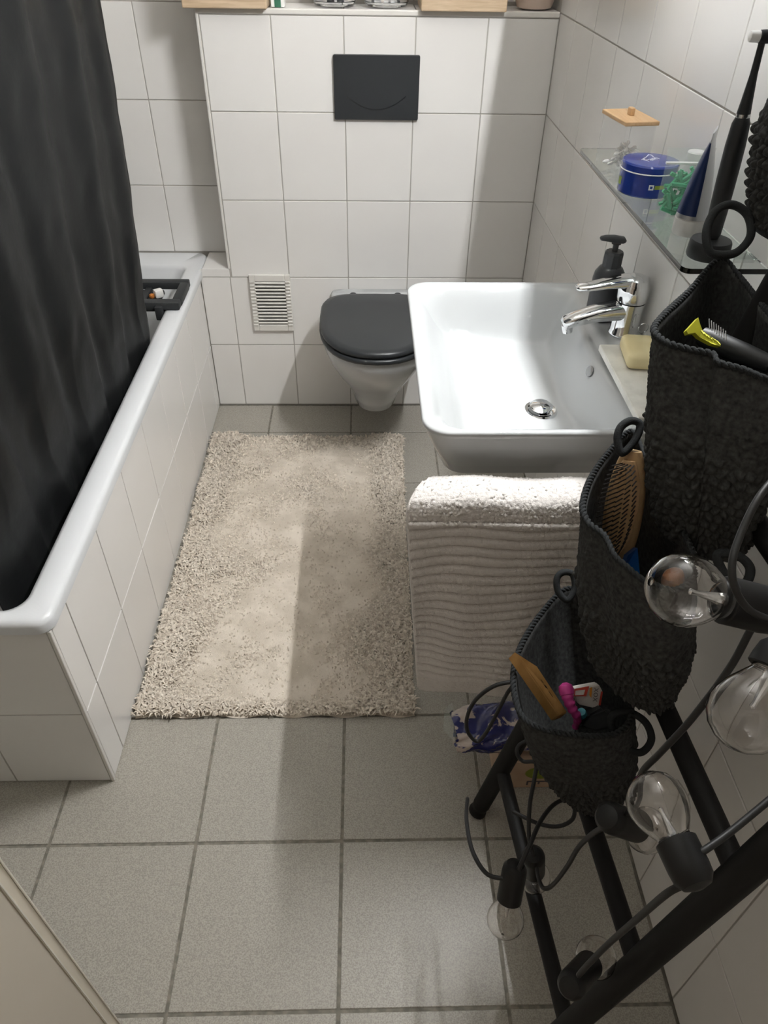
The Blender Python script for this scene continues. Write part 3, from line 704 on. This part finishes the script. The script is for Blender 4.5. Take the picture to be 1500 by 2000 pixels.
V, Fc = tube([P[k, 0]+np.array([0, -.001, 0]) for k in range(0, nt_, 6)], .003, 6); link('selvedge', mesh('selv', V, Fc), 'towel', tw, smooth=True, sharp=None)

# ------------------------------------------------------------------ carton and tissue pack under the towel
ca = thing('carton_box', (.88, -1.53, 0), 'brown cardboard carton with green label behind the black ladder', 'carton')
cx0, cx1, cy0, cy1, ch = .80, .985, -1.575, -1.478, .105
box('carton', cx0, cx1, cy0, cy1, .0005, ch, 'carton', ca, .002)
V = [(.895+.036*math.cos(a)*(1 if abs(math.cos(a)) < .8 else .98), cy0-.0006, .062+.024*math.sin(a)) for a in np.linspace(0, 6.283, 25)[:-1]]
link('green_label', fix(mesh('lab', V, [tuple(range(24))])), 'green_label', ca)
for k, dx in enumerate((-.018, -.006, .006, .018)): box('label_line', .895+dx-.0014, .895+dx+.0014, cy0-.0010, cy0-.0007, .050, .075, 'print_green', ca, 0)
for a0, a1, b0, b1 in ((.868, .935, .025, .029), (.868, .872, .013, .025), (.893, .897, .016, .025), (.918, .922, .016, .025)): box('printed_bracket', a0, a1, cy0-.0008, cy0-.0002, b0, b1, 'print_dark', ca, 0)
pk = thing('tissue_pack', (.80, -1.50, ch), 'crumpled blue and white plastic tissue pack on the carton', 'tissue pack')
V = []; NU, NV = 40, 24
Pk = np.zeros((NV, NU, 3))
for j in range(NV):
    t = j/(NV-1); 
    for k in range(NU):
        a = 2*math.pi*k/NU; e = 2/3.2
        prof = math.sin(math.pi*min(max(t, .03), .97))**.35
        yv = math.copysign(abs(math.cos(a))**e, math.cos(a))*.052*(.55+.45*prof if t > .5 else .75+.25*prof); zv = math.copysign(abs(math.sin(a))**e, math.sin(a))*.030*prof
        xv = .706 + .215*t
        cr_ = .0035*math.sin(37*xv*3+a*5)+.003*math.sin(91*xv+a*3+1)+.0025*math.sin(a*9+t*20)
        Pk[j, k] = (xv+.004*math.sin(a*4), -1.512+yv+cr_*math.cos(a)+.012*(t-.5), ch+.036+zv+max(cr_*math.sin(a), -.004))
grid_np('film', Pk, 'tissue_film', pk, closed_u=True)
V = [(.708, -1.545, ch+.028), (.684, -1.512, ch+.026), (.690, -1.470, ch+.040), (.708, -1.455, ch+.045), (.712, -1.50, ch+.046)]
sl = link('end_seal', fix(mesh('seal', V, [(0, 1, 4), (1, 2, 4), (2, 3, 4)])), 'pouch', pk); sl.modifiers.new('s', 'SOLIDIFY').thickness = .001

# ------------------------------------------------------------------ black ladder leaning on the right wall
lad = thing('ladder', (.76, -1.84, 0), 'black round-pole ladder leaning against the right wall', 'ladder')
SL = 5.3
def rail(y, xf, z): return np.array([xf+z/(SL if y > -1.8 else 5.89), y, z])
YR1, YR2, XF1, XF2 = -1.628, -2.06, .756, .797
for (yr, xf) in ((YR1, XF1), (YR2, XF2)):
    pts = [rail(yr, xf, z) + np.array([0, 0, .004 if z == 0 else 0]) for z in (0, .02, .06, .15, .4, .7, 1., 1.3, 1.42)]
    rl = tube_obj('rail', catmull(pts, 6), lambda t: .0155+.0035*min(1, abs(t-.12)*12) if t < .2 else .018, 'ladder_black', lad, 18)
    lathe_obj('foot_cap', [(.012, .0005), (.0165, .003), (.0165, .012)], 'socket_black', rl, pts[0]-np.array([0, 0, .004]), 18)
for z in (.172, .435, .700, .970, 1.240):
    a, b_ = rail(YR1, XF1, z), rail(YR2, XF2, z); d = (b_-a)/np.linalg.norm(b_-a)
    tube_obj('rung', [a+d*.010, a+d*.05, (a+b_)/2, b_-d*.05, b_-d*.010], .0135, 'ladder_black', lad, 16)

# ------------------------------------------------------------------ crocheted hanging baskets
def resample(ring, n):
    P = np.array(ring); Q = np.vstack([P, P[:1]]); d = np.r_[0, np.cumsum(np.linalg.norm(np.diff(Q, axis=0), axis=1))]
    s = np.linspace(0, d[-1], n, endpoint=False); return np.stack([np.interp(s, d, Q[:, k]) for k in range(3)], -1), d[-1]
def hsh(i, j): return np.modf(np.abs(np.sin(i*12.9898+j*78.233)*43758.5453))[0]
def stitch(a, b, pw, ph):
    r = np.floor(b/ph); fb = b/ph-r; a2 = a/pw + .5*np.mod(r, 2) + .35*fb + .12*np.sin(b*160+a*45); c = np.floor(a2); fa = a2-c
    h = hsh(c, r); return (.35+.65*h)*(np.clip(1-(2*fa-1)**2, 0, 1)**.6)*(np.clip(1-(2*fb-1)**2, 0, 1)**.6)
def basket(label, rim, bottom, kb, bulge, loops, sag=0):
    rim = [np.array(p, float) for p in rim]; sm = catmull(rim, 12, True); N = 420
    R, per = resample(sm, N); c = R.mean(0)
    root = thing('hanging_basket', (bottom[0], bottom[1], bottom[2]), label, 'basket', 'crocheted baskets on the ladder')
    nS = 170; s = np.linspace(0, 1, nS)[:, None]
    bz = bottom[2]; cb_ = np.array(bottom)
    ctr = c[None, :2]*(1-s)+cb_[None, :2]*s
    k = 1+(kb-1)*s**2.2 + bulge*np.sin(math.pi*np.clip(s*1.05, 0, 1))
    rel = (R-c)[None, :, :2]
    sm_r = np.linalg.norm(R-c, axis=1).mean()
    # lower rings get rounder than the rim
    ang = np.arctan2(R[:, 1]-c[1], R[:, 0]-c[0]); circ = np.stack([np.cos(ang), np.sin(ang)], -1)*np.array([.80, 1.05])*sm_r
    wv = (s[..., None]**1.2)*.75
    shp = rel*(1-wv)+circ[None]*wv
    xy = ctr[:, None, :]+shp*k[..., None]
    zz = R[None, :, 2]*(1-s)+bz*s
    out = np.concatenate([xy, zz[..., None]], -1)
    # round under edge and base
    last = out[-1]; base = []
    for f, dz in ((.97, -.006), (.90, -.011), (.78, -.014), (.6, -.015), (.4, -.015), (.2, -.015), (.02, -.015)):
        p = last.copy(); p[:, :2] = cb_[:2]+(last[:, :2]-cb_[:2])*f; p[:, 2] += dz; base.append(p)
    nrm = shp/np.linalg.norm(shp, axis=-1, keepdims=True)
    arc = np.linspace(0, per, N, endpoint=False)[None, :]+0*s; hgt = (c[2]-bz)*s+0*arc
    hg2 = hgt+.003*np.sin(arc*2*math.pi*9/per)+.0016*np.sin(arc*2*math.pi*31/per)
    fine = stitch(arc, hg2, per/120, .0058)*.0022; chunky = stitch(arc, hg2, per/54, .0112)*.0095
    mixw = np.clip((s-.36)/.12, 0, 1); dsp = fine*(1-mixw)+chunky*mixw
    outd = out.copy(); outd[..., :2] += nrm*dsp[..., None]
    inn = out[::1].copy(); inn[..., :2] -= nrm*.005; inn = inn[:: -6]; inn = inn[1:]
    ib = inn[0].copy(); ib[:, :2] = cb_[:2]+(ib[:, :2]-cb_[:2])*.02
    full = np.concatenate([ib[None], inn, outd, np.array(base)], 0)
    bk_ = grid_np('crocheted_body', full, 'yarn', root, closed_u=True); fix(bk_.data)
    Rr, _ = resample(R, 300)
    q = np.arange(300); braid = Rr.copy(); nn = (R-c)[:, :2]; nn = nn/np.linalg.norm(nn, axis=1, keepdims=True); nnr = nn[(q*N//300)]
    for phs in (0, math.pi):
        bp = braid.copy(); bp[:, :2] += nnr*(.0024*np.sin(q*2*math.pi/6+phs))[:, None]; bp[:, 2] += .0018*np.cos(q*2*math.pi/6+phs)
        tube_obj('rim_braid', bp, .0023, 'yarn_rim', root, 6, True, None)
    for lp in loops: tube_obj('loop', catmull(lp, 8, True), .0048, 'yarn_rim', root, 8, True, None)
    return root
def prim(L, z): return [onz(u, v, z+(dz if dz else 0)) for (u, v, *r) in L for dz in [r[0] if r else 0]]
def ploop(L, d0): return [at(u, v, d0) for u, v in L]
r1 = prim([(1105, 1150), (1055, 1200), (1018, 1260), (1003, 1310), (1005, 1360), (1022, 1402), (1060, 1424), (1110, 1434), (1160, 1438), (1205, 1432), (1232, 1400), (1228, 1330), (1195, 1240), (1150, 1170)], .70)
basket('lowest dark grey crocheted basket, holding a wooden block and a pink razor', r1, (.848, -1.842, .500), .44, .04,
       [ploop([(1195, 1400), (1225, 1390), (1260, 1410), (1272, 1445), (1250, 1470), (1215, 1455), (1197, 1425)], .925), ploop([(1108, 1172), (1090, 1155), (1088, 1130), (1100, 1118), (1118, 1122), (1122, 1150)], 1.04)])
r2 = prim([(1232, 842), (1185, 888), (1152, 938), (1138, 990), (1150, 1022), (1180, 1046), (1200, 1085), (1225, 1108), (1260, 1135), (1318, 1152), (1362, 1112), (1340, 1050), (1300, 975), (1262, 895)], .955)
basket('middle dark grey crocheted basket with a wooden hairbrush inside', r2, (.868, -1.800, .745), .80, .10,
       [ploop([(1215, 885), (1206, 860), (1212, 835), (1232, 822), (1250, 830), (1240, 860)], .855), ploop([(1400, 1085), (1440, 1085), (1465, 1110), (1455, 1140), (1425, 1135)], .74)])
r3 = prim([(1405, 505, .012), (1345, 570), (1295, 617), (1277, 645), (1300, 668), (1345, 682), (1392, 692), (1402, 708), (1450, 722), (1510, 742), (1560, 720), (1545, 660), (1492, 600), (1440, 535)], 1.15)
basket('large upper dark grey crocheted basket with a hair trimmer inside', r3, (.918, -1.742, .935), .74, .06,
       [ploop([(1385, 490), (1380, 450), (1398, 412), (1430, 400), (1460, 420), (1466, 460), (1440, 492), (1408, 498)], .83)])
c4 = at(1590, 345, .80); r4 = [c4+np.array([.055*math.cos(a), .065*math.sin(a), .125]) for a in np.linspace(0, 6.283, 15)[:-1]]
basket('topmost dark grey crocheted basket at the right edge of the view', r4, (c4[0]+.004, c4[1], c4[2]-.050), 1.05, .30, [])

# --- contents of the middle basket: hairbrush, orange bottle, blue packet
def slab_between(a, b_, side, hw, th, nseg, wf, name, material, parent, bend=None):
    a, b_, side = Vector(tuple(map(float, a))), Vector(tuple(map(float, b_))), Vector(tuple(map(float, side)))
    t = (b_-a).normalized(); side = (side-t*side.dot(t)).normalized(); nm = t.cross(side); rings = []
    for k in range(nseg+1):
        f = k/nseg; w_ = hw*wf(f); hh_ = th*(.5+.5*min(1, wf(f)))
        p = a+(b_-a)*f
        rings.append([p+side*(w_*math.copysign(abs(math.cos(q))**.7, math.cos(q)))+nm*(hh_*math.copysign(abs(math.sin(q))**.8, math.sin(q))) for q in [2*math.pi*j/20 for j in range(20)]])
    V, Fc = loft(rings); o = link(name, fix(mesh(name, V, Fc)), material, parent, smooth=True, sharp=60); return o, t, side, nm
hb_top, hb_bot = at(1236, 880, .860), at(1208, 1058, .905)
hb = thing('hairbrush', hb_bot, 'wooden paddle hairbrush with black bristles in the middle basket', 'hairbrush')
tcam = np.array(RGT)*1.0+np.array(FWD)*.55
fb, t_, s_, n_v = slab_between(hb_top, hb_bot+(hb_bot-hb_top)*.25, np.array(FWD)*.62-np.array(RGT)*.78, .024, .0085, 22, lambda f: math.sin(math.pi*min(max(f*.86+.05, 0), 1))**.45, 'paddle', 'brush_wood', hb)
nl = n_v if n_v.dot(Vector(tuple(RGT))) < 0 else -n_v
ax0, ax1 = Vector(tuple(hb_top)), Vector(tuple(hb_bot+(hb_bot-hb_top)*.25))
rings = []
for k in range(13):
    f = .07+.80*k/12; w_ = .019*math.sin(math.pi*(.04+.92*k/12))**.45; p = ax0+(ax1-ax0)*f+nl*.006
    rings.append([p+s_*(w_*math.cos(q))+nl*(.006*math.sin(q)) for q in [2*math.pi*j/16 for j in range(16)]])
V, Fc = loft(rings); link('cushion', fix(mesh('cushion', V, Fc)), 'bamboo', hb, smooth=True)
V = []; Fc = []
for k in range(19):
    f = .10+.74*k/18; w_ = .016*math.sin(math.pi*(.06+.88*k/18))**.5
    for jj in range(5):
        p = ax0+(ax1-ax0)*f+nl*.010+s_*(w_*(jj/2-1)); d = (nl*.026+s_*(.004*(jj/2-1))+t_*-.0025)
        v0, f0 = tube([p, p+d*.5, p+d], .0009, 5); off = len(V); V += v0; Fc += [tuple(i+off for i in ff) for ff in f0]
setp(link('bristles', mesh('bristles', V, Fc), 'bristle_black', hb), kind='stuff')
ob = thing('orange_bottle', at(1300, 1130, .83), 'amber orange bottle poking out of the middle basket', 'bottle')
o0 = at(1312, 1150, .845); axo = at(1308, 1075, .80)-o0; axo = axo/np.linalg.norm(axo)
lathe_obj('bottle', [(.017, -.06), (.0175, 0), (.0175, .022), (.014, .034), (.009, .038), (0, .039)], 'orange_bottle', ob, (0, 0, 0), 28, M=frame(o0, axo), cap1=False)
bp = thing('blue_packet', at(1236, 1100, .87), 'small blue foil packet in the middle basket', 'packet')
a0 = [at(1218, 1115, .885), at(1250, 1125, .885), at(1245, 1070, .875), at(1226, 1085, .875)]
V = [tuple(p) for p in a0]+[tuple(p+np.array(FWD)*.014) for p in a0]
link('packet', fix(mesh('pk', V, [(0, 1, 2, 3), (7, 6, 5, 4), (0, 4, 5, 1), (1, 5, 6, 2), (2, 6, 7, 3), (3, 7, 4, 0)])), 'blue_pack', bp)

# --- contents of the lowest basket
def prism_px(name, front, thick, dirv, material, parent, bev=0):
    A = [np.array(p) for p in front]; B_ = [p+np.array(dirv)*thick for p in A]; n = len(A)
    b = bmesh.new(); va = [b.verts.new(p) for p in A]; vb = [b.verts.new(p) for p in B_]
    b.faces.new(va); b.faces.new(vb[::-1])
    for k in range(n): b.faces.new((va[k], vb[k], vb[(k+1) % n], va[(k+1) % n]))
    bmesh.ops.recalc_face_normals(b, faces=b.faces)
    if bev: bmesh.ops.bevel(b, geom=list(b.edges), offset=bev, segments=2, affect='EDGES')
    return link(name, bm_mesh(name, b), material, parent, smooth=False)
wbk = thing('wooden_block', at(1060, 1340, .98), 'honey-coloured wooden brush block leaning in the lowest basket', 'wooden block')
dA, dB = .955, .975
E1 = [at(1005, 1272, dA), at(1050, 1301, dA), at(1109, 1391, dB), at(1091, 1397, dB)]       # bright narrow face
dn = np.array(DWN)*.75-np.array(RGT)*.55+np.array(FWD)*.6
face = prism_px('block', E1, .016, dn/np.linalg.norm(dn), 'block_wood', wbk, .0012)
nrm_b = np.cross(E1[1]-E1[0], E1[2]-E1[1]); nrm_b /= np.linalg.norm(nrm_b)
if nrm_b @ FWD > 0: nrm_b = -nrm_b
for (u, v, u2, v2, w_) in ((1046, 1314, 1052, 1322, 1.2), (1054, 1326, 1060, 1333, 3.2), (1063, 1339, 1074, 1352, 1.2)):
    f1 = (v-1273)/(1388-1273); f2 = (v2-1273)/(1388-1273)
    cen = lambda f: (E1[0]*(1-f)+E1[3]*f)*.42+(E1[1]*(1-f)+E1[2]*f)*.58
    f1 = (f1+.02); p, q2 = cen(max(f1-.02, 0)), cen(f2)
    sdv = (E1[1]-E1[0]); sdv = sdv/np.linalg.norm(sdv)*.0006*w_
    link('slot', fix(mesh('slot', [p-sdv+nrm_b*.0004, p+sdv+nrm_b*.0004, q2+sdv+nrm_b*.0004, q2-sdv+nrm_b*.0004], [(0, 1, 2, 3)])), 'hole_dark', face)
rz = thing('pink_razor', at(1120, 1370, .98), 'magenta plastic razor in the lowest basket', 'razor')
hp = [at(1106, 1348, .972), at(1110, 1366, .968), at(1118, 1385, .968), at(1128, 1402, .972), at(1124, 1420, .985)]
tube_obj('handle', catmull(hp, 8), lambda t: .0088-.0045*t+.0007*math.sin(t*40), 'pink', rz, 14)
lathe_obj('end_knob', [(.004, -.010), (.0095, -.006), (.0105, .0), (.0090, .006), (.003, .010)], 'pink', rz, (0, 0, 0), 18, M=frame(hp[0], hp[0]-hp[1]))
lathe_obj('metal_tip', [(.0028, 0), (.002, .006), (.0008, .012)], 'silver', rz, (0, 0, 0), 10, M=frame(hp[-1], hp[-1]-hp[-2]))
rbx = thing('printed_pack', at(1155, 1360, 1.0), 'small white pack with red print in the lowest basket', 'pack')
fr = [at(1121, 1346, .985), at(1170, 1337, .985), at(1178, 1352, .985), at(1168, 1385, .99), at(1130, 1376, .99)]
pb = prism_px('pack', fr, .018, np.array(FWD), 'box_white', rbx, .0015)
def decal(pts, material, parent, name='print', d=-.0009):
    return link(name, fix(mesh(name, [p for p in pts], [tuple(range(len(pts)))])), material, parent)
dd = .9825
decal([at(1122, 1345.5, dd), at(1151, 1340, dd), at(1145, 1360, dd), at(1121, 1360, dd)], 'print_red', pb)
decal([at(1124, 1349, dd-.0008), at(1143, 1347, dd-.0008), at(1140, 1357, dd-.0008), at(1123, 1358, dd-.0008)], 'box_white', pb)
decal([at(1152, 1343, dd), at(1157, 1342, dd), at(1155, 1363, dd), at(1151, 1358, dd)], 'print_orange', pb)
decal([at(1174, 1350, dd), at(1177.5, 1351, dd), at(1173, 1378, dd+.003), at(1169, 1377, dd+.003)], 'print_red', pb)
Mx = Matrix(((*[float(a) for a in (np.array(RGT)*.25+np.array(DWN)*.95)], 0), (0, 0, 0, 0), (0, 0, 0, 0), (0, 0, 0, 1)))
tx = np.array(RGT)*-.12+np.array(DWN)*.99; tx /= np.linalg.norm(tx); tyv = np.array(RGT)*.99+np.array(DWN)*.12; tyv -= tx*(tyv@tx); tyv /= np.linalg.norm(tyv); tzv = np.cross(tx, tyv)
pc0 = at(1163, 1357, dd-.0006)
Mtx = Matrix(((tx[0], tyv[0], tzv[0], pc0[0]), (tx[1], tyv[1], tzv[1], pc0[1]), (tx[2], tyv[2], tzv[2], pc0[2]), (0, 0, 0, 1)))
text('XOX', .0085, Mtx, 'print_dark', pb, 'lettering', .0001)
tlc = thing('teal_cap', at(1137, 1393, .99), 'small turquoise cap beside the pink razor', 'cap')
lathe_obj('cap', [(.006, -.012), (.0065, .0), (.0055, .007), (0, .008)], 'teal', tlc, (0, 0, 0), 18, M=frame(at(1137, 1394, .985), at(1132, 1380, .97)-at(1140, 1405, 1.0)), cap1=False)
bpch = thing('black_pouch', at(1165, 1410, .99), 'black zipped pouch in the lowest basket', 'pouch')
pq = [at(1130, 1418, .985), at(1150, 1398, .975), at(1180, 1382, .97), at(1200, 1392, .965), at(1196, 1424, .965), at(1160, 1432, .975)]
prism_px('pouch', pq, .03, np.array(FWD), 'black_matte', bpch, .004)

# --- trimmer in the upper basket
trm = thing('hair_trimmer', at(1390, 640, .70), 'black hair trimmer with yellow comb guard in the upper basket', 'trimmer')
h0 = at(1450, 690, .745); h1 = at(1378, 660, .765)
axv = (h1-h0)/np.linalg.norm(h1-h0)
lathe_obj('body', [(.009, -.03), (.011, .0), (.0115, .035), (.010, .045)], 'black_matte', trm, (0, 0, 0), 24, M=frame(h0, axv))
dY = .722
gf = [at(1341, 645, dY), at(1364, 620, dY), at(1367, 632, dY), at(1372, 645, dY), at(1402, 668, dY-.01), at(1408, 676, dY-.01), at(1392, 672, dY-.01), at(1366, 658, dY), at(1358, 650, dY), at(1344, 652, dY)]
gd = prism_px('comb_guard', gf, .008, np.array(FWD), 'lime', trm)
for k in range(7):
    a_ = at(1372+5.2*k, 650+3.4*k, dY-.004); link('guard_tooth', bm_mesh('tooth', box_bm(tuple(a_), (.0012, .008, .0016), 0)), 'lime', gd)
for k in range(8):
    u0, v0 = 1385+4.6*k, 634+3.3*k
    tube_obj('blade_tooth', [at(u0, v0-11, .735), at(u0+1, v0+8, .73)], .0006, 'steel_dark', trm, 5)

# ------------------------------------------------------------------ string lights wound round the ladder
sl_ = thing('string_lights', (.85, -2.0, .3), 'black festoon light string with clear bulbs wound round the ladder', 'string lights')
def bulb(c, end, dia):
    """c = centre of the glass, end = far end of the socket"""
    c, end = np.array(c), np.array(end); ax = (c-end); L = np.linalg.norm(ax); ax = ax/L; r = dia/2
    sr_ = r*.66; M = frame(c, ax)                # +z points to the bulb tip
    so_ = lathe_obj('socket', [(sr_*.25, -L), (sr_*.70, -L+sr_*.15), (sr_*.95, -L+sr_*.5), (sr_, -L+sr_), (sr_, -r*1.25), (sr_*.94, -r*1.22)], 'socket_black', sl_, (0, 0, 0), 28, M=M)
    prof = [(sr_*.78, -r*1.28), (sr_*.80, -r*1.1), (r*.70, -r*.82), (r*.88, -r*.5), (r*.985, -r*.18), (r, .05*r), (r*.93, r*.38), (r*.72, r*.70), (r*.42, r*.91), (r*.15, r*.99), (0.0005, r)]
    g = lathe_obj('bulb', prof, 'bulb_glass', so_, (0, 0, 0), 32, M=M, cap0=False, cap1=False, sharp=None)
    md = g.modifiers.new('s', 'SOLIDIFY'); md.thickness = .0009; md.offset = -1
    lathe_obj('filament_stem', [(r*.20, -r*1.2), (r*.12, -r*.75), (r*.07, -r*.35), (r*.09, -r*.2), (0.0005, -r*.15)], 'silver', so_, (0, 0, 0), 10, M=M, cap1=False)
D_ = .054
bulb(at(1335, 1152, .520), at(1530, 1200, .535), D_)
bulb(at(1462, 1394, .495), at(1545, 1255, .50), D_)
bulb(at(1284, 1568, .640), at(1366, 1738, .590), D_)
bulb(at(987, 1796, 1.05), at(1008, 1684, 1.03), D_)
bulb(at(1164, 1870, .98), at(1110, 1930, .88), D_)
bulb(at(1043, 1712, 1.20), at(1042, 1668, 1.11), D_)
bulb(at(1262, 1622, .88), at(1183, 1594, .80), D_)
def cable(L, r=.0033): tube_obj('cable', catmull([at(u, v, d) for u, v, d in L], 8), r, 'cable_black', sl_, 8, False, None)
cable([(1520, 925, .5), (1480, 975, .49), (1446, 1045, .485), (1430, 1100, .48), (1436, 1150, .48), (1465, 1192, .485), (1515, 1215, .49)], .0026)
cable([(1520, 1150, .56), (1472, 1220, .565), (1425, 1305, .58), (1350, 1405, .61), (1290, 1470, .64), (1252, 1512, .68), (1245, 1560, .75), (1225, 1590, .8)], .0030)
cable([(1362, 1668, .60), (1380, 1658, .60), (1430, 1622, .61), (1520, 1548, .62)], .0032)
cable([(1330, 1730, .60), (1300, 1747, .62), (1250, 1790, .69), (1190, 1842, .78), (1150, 1882, .84), (1130, 1905, .87)], .0034)
cable([(985, 1716, 1.03), (950, 1706, 1.04), (922, 1660, 1.08), (911, 1600, 1.14), (913, 1560, 1.2)])
cable([(1010, 1330, 1.12), (965, 1340, 1.13), (928, 1368, 1.15), (912, 1402, 1.17), (914, 1430, 1.19), (932, 1448, 1.2), (950, 1430, 1.19), (972, 1390, 1.16), (992, 1352, 1.13), (1012, 1330, 1.12)])
cable([(1040, 1442, 1.15), (1015, 1455, 1.16), (1010, 1472, 1.16), (1022, 1487, 1.16), (1046, 1490, 1.15), (1044, 1520, 1.14), (1035, 1570, 1.13), (1033, 1630, 1.12), (1042, 1672, 1.11)])
cable([(1012, 1700, 1.02), (1035, 1650, 1.03), (1055, 1605, 1.06), (1080, 1573, 1.08), (1105, 1562, 1.1), (1121, 1575, 1.11), (1118, 1600, 1.12), (1090, 1614, 1.13), (1050, 1608, 1.14), (1000, 1584, 1.16)])
cable([(1048, 1690, 1.11), (1052, 1715, 1.09), (1062, 1735, 1.07), (1080, 1728, 1.05), (1108, 1692, .99), (1130, 1655, .92), (1158, 1628, .86), (1186, 1612, .80)])

# ------------------------------------------------------------------ door leaf at the left, close to the camera
dE = CAM[:2] + np.array([-.7424, .670])*.50 + np.array([.670, .7424])*.009
dirv = np.array([-.35, -.937]); nrm2 = np.array([.937, -.35])
dr_ = thing('door_leaf', (dE[0]-.13, dE[1]-.35, .012), 'cream painted open door leaf at the lower left', 'door')
def leaf(name, s0, s1, off0, off1, material):
    a = dE+dirv*s0; b_ = dE+dirv*s1
    ring = [a+nrm2*off0, b_+nrm2*off0, b_+nrm2*off1, a+nrm2*off1]
    V = [(p[0], p[1], .012) for p in ring]+[(p[0], p[1], 2.0) for p in ring]
    b = bmesh.new(); vs2 = [b.verts.new(v) for v in V]
    for f in ((0, 1, 2, 3), (4, 5, 6, 7), (0, 1, 5, 4), (1, 2, 6, 5), (2, 3, 7, 6), (3, 0, 4, 7)): b.faces.new([vs2[i] for i in f])
    bmesh.ops.recalc_face_normals(b, faces=b.faces); bmesh.ops.bevel(b, geom=list(b.edges), offset=.002, segments=2, affect='EDGES')
    return link(name, bm_mesh(name, b), material, dr_, smooth=True, sharp=40)
leaf('panel', .021, .74, -.026, .0, 'door_paint'); leaf('rebate', .0, .0205, -.026, -.017, 'door_paint'); leaf('edge_bead', .0185, .0215, -.002, .0012, 'door_edge'); leaf('edge_bead', -.0012, .0012, -.019, -.0155, 'door_edge')

# ------------------------------------------------------------------ lamp, shading cabinet and added fill strip above the basin (out of view)
mc = thing('shading_cabinet', (1.0, -1.15, 1.475), 'unseen white cabinet shaped to shade the right wall above the glass shelf', 'cabinet')  # unseen blocker, low and long to keep lamp light off the right side
box('body', .934, XR-.0005, -1.75, -.38, 1.475, 1.56, 'lamp_body', mc, .001); box('mirror_door', .9325, .9338, -1.745, -.385, 1.478, 1.557, 'mirror', mc, 0)
lm = thing('wall_lamp', (1.0, -1.1, 1.86), 'white linear wall lamp above the shading cabinet', 'lamp')
tube_obj('diffuser', [(.955, -1.30, 1.85), (.955, -.92, 1.85)], .0075, 'lamp_glow', lm, 16)
box('wall_plate', 1.045, XR-.0005, -1.25, -.97, 1.82, 1.88, 'lamp_body', lm, .003)
for yy_ in (-1.2, -1.02): tube_obj('arm', [(1.045, yy_, 1.85), (.967, yy_, 1.85)], .004, 'lamp_body', lm, 8)
ul = thing('fill_strip', (1.0, -1.1, 1.4735), 'added fill light strip under the unseen shading cabinet', 'lamp')  # added fill light that lifts the shaded shelf, wall and basin deck
box('fill_housing', .945, .975, -1.40, -.80, 1.4712, 1.4748, 'lamp_body', ul, .0005)
m = mat('fill_glow', (1, 1, 1), .5, emit=(.985, .995, 1.0), estr=FILL_STRENGTH)
box('fill_diffuser', .947, .973, -1.395, -.805, 1.4695, 1.4710, 'fill_glow', ul, 0)
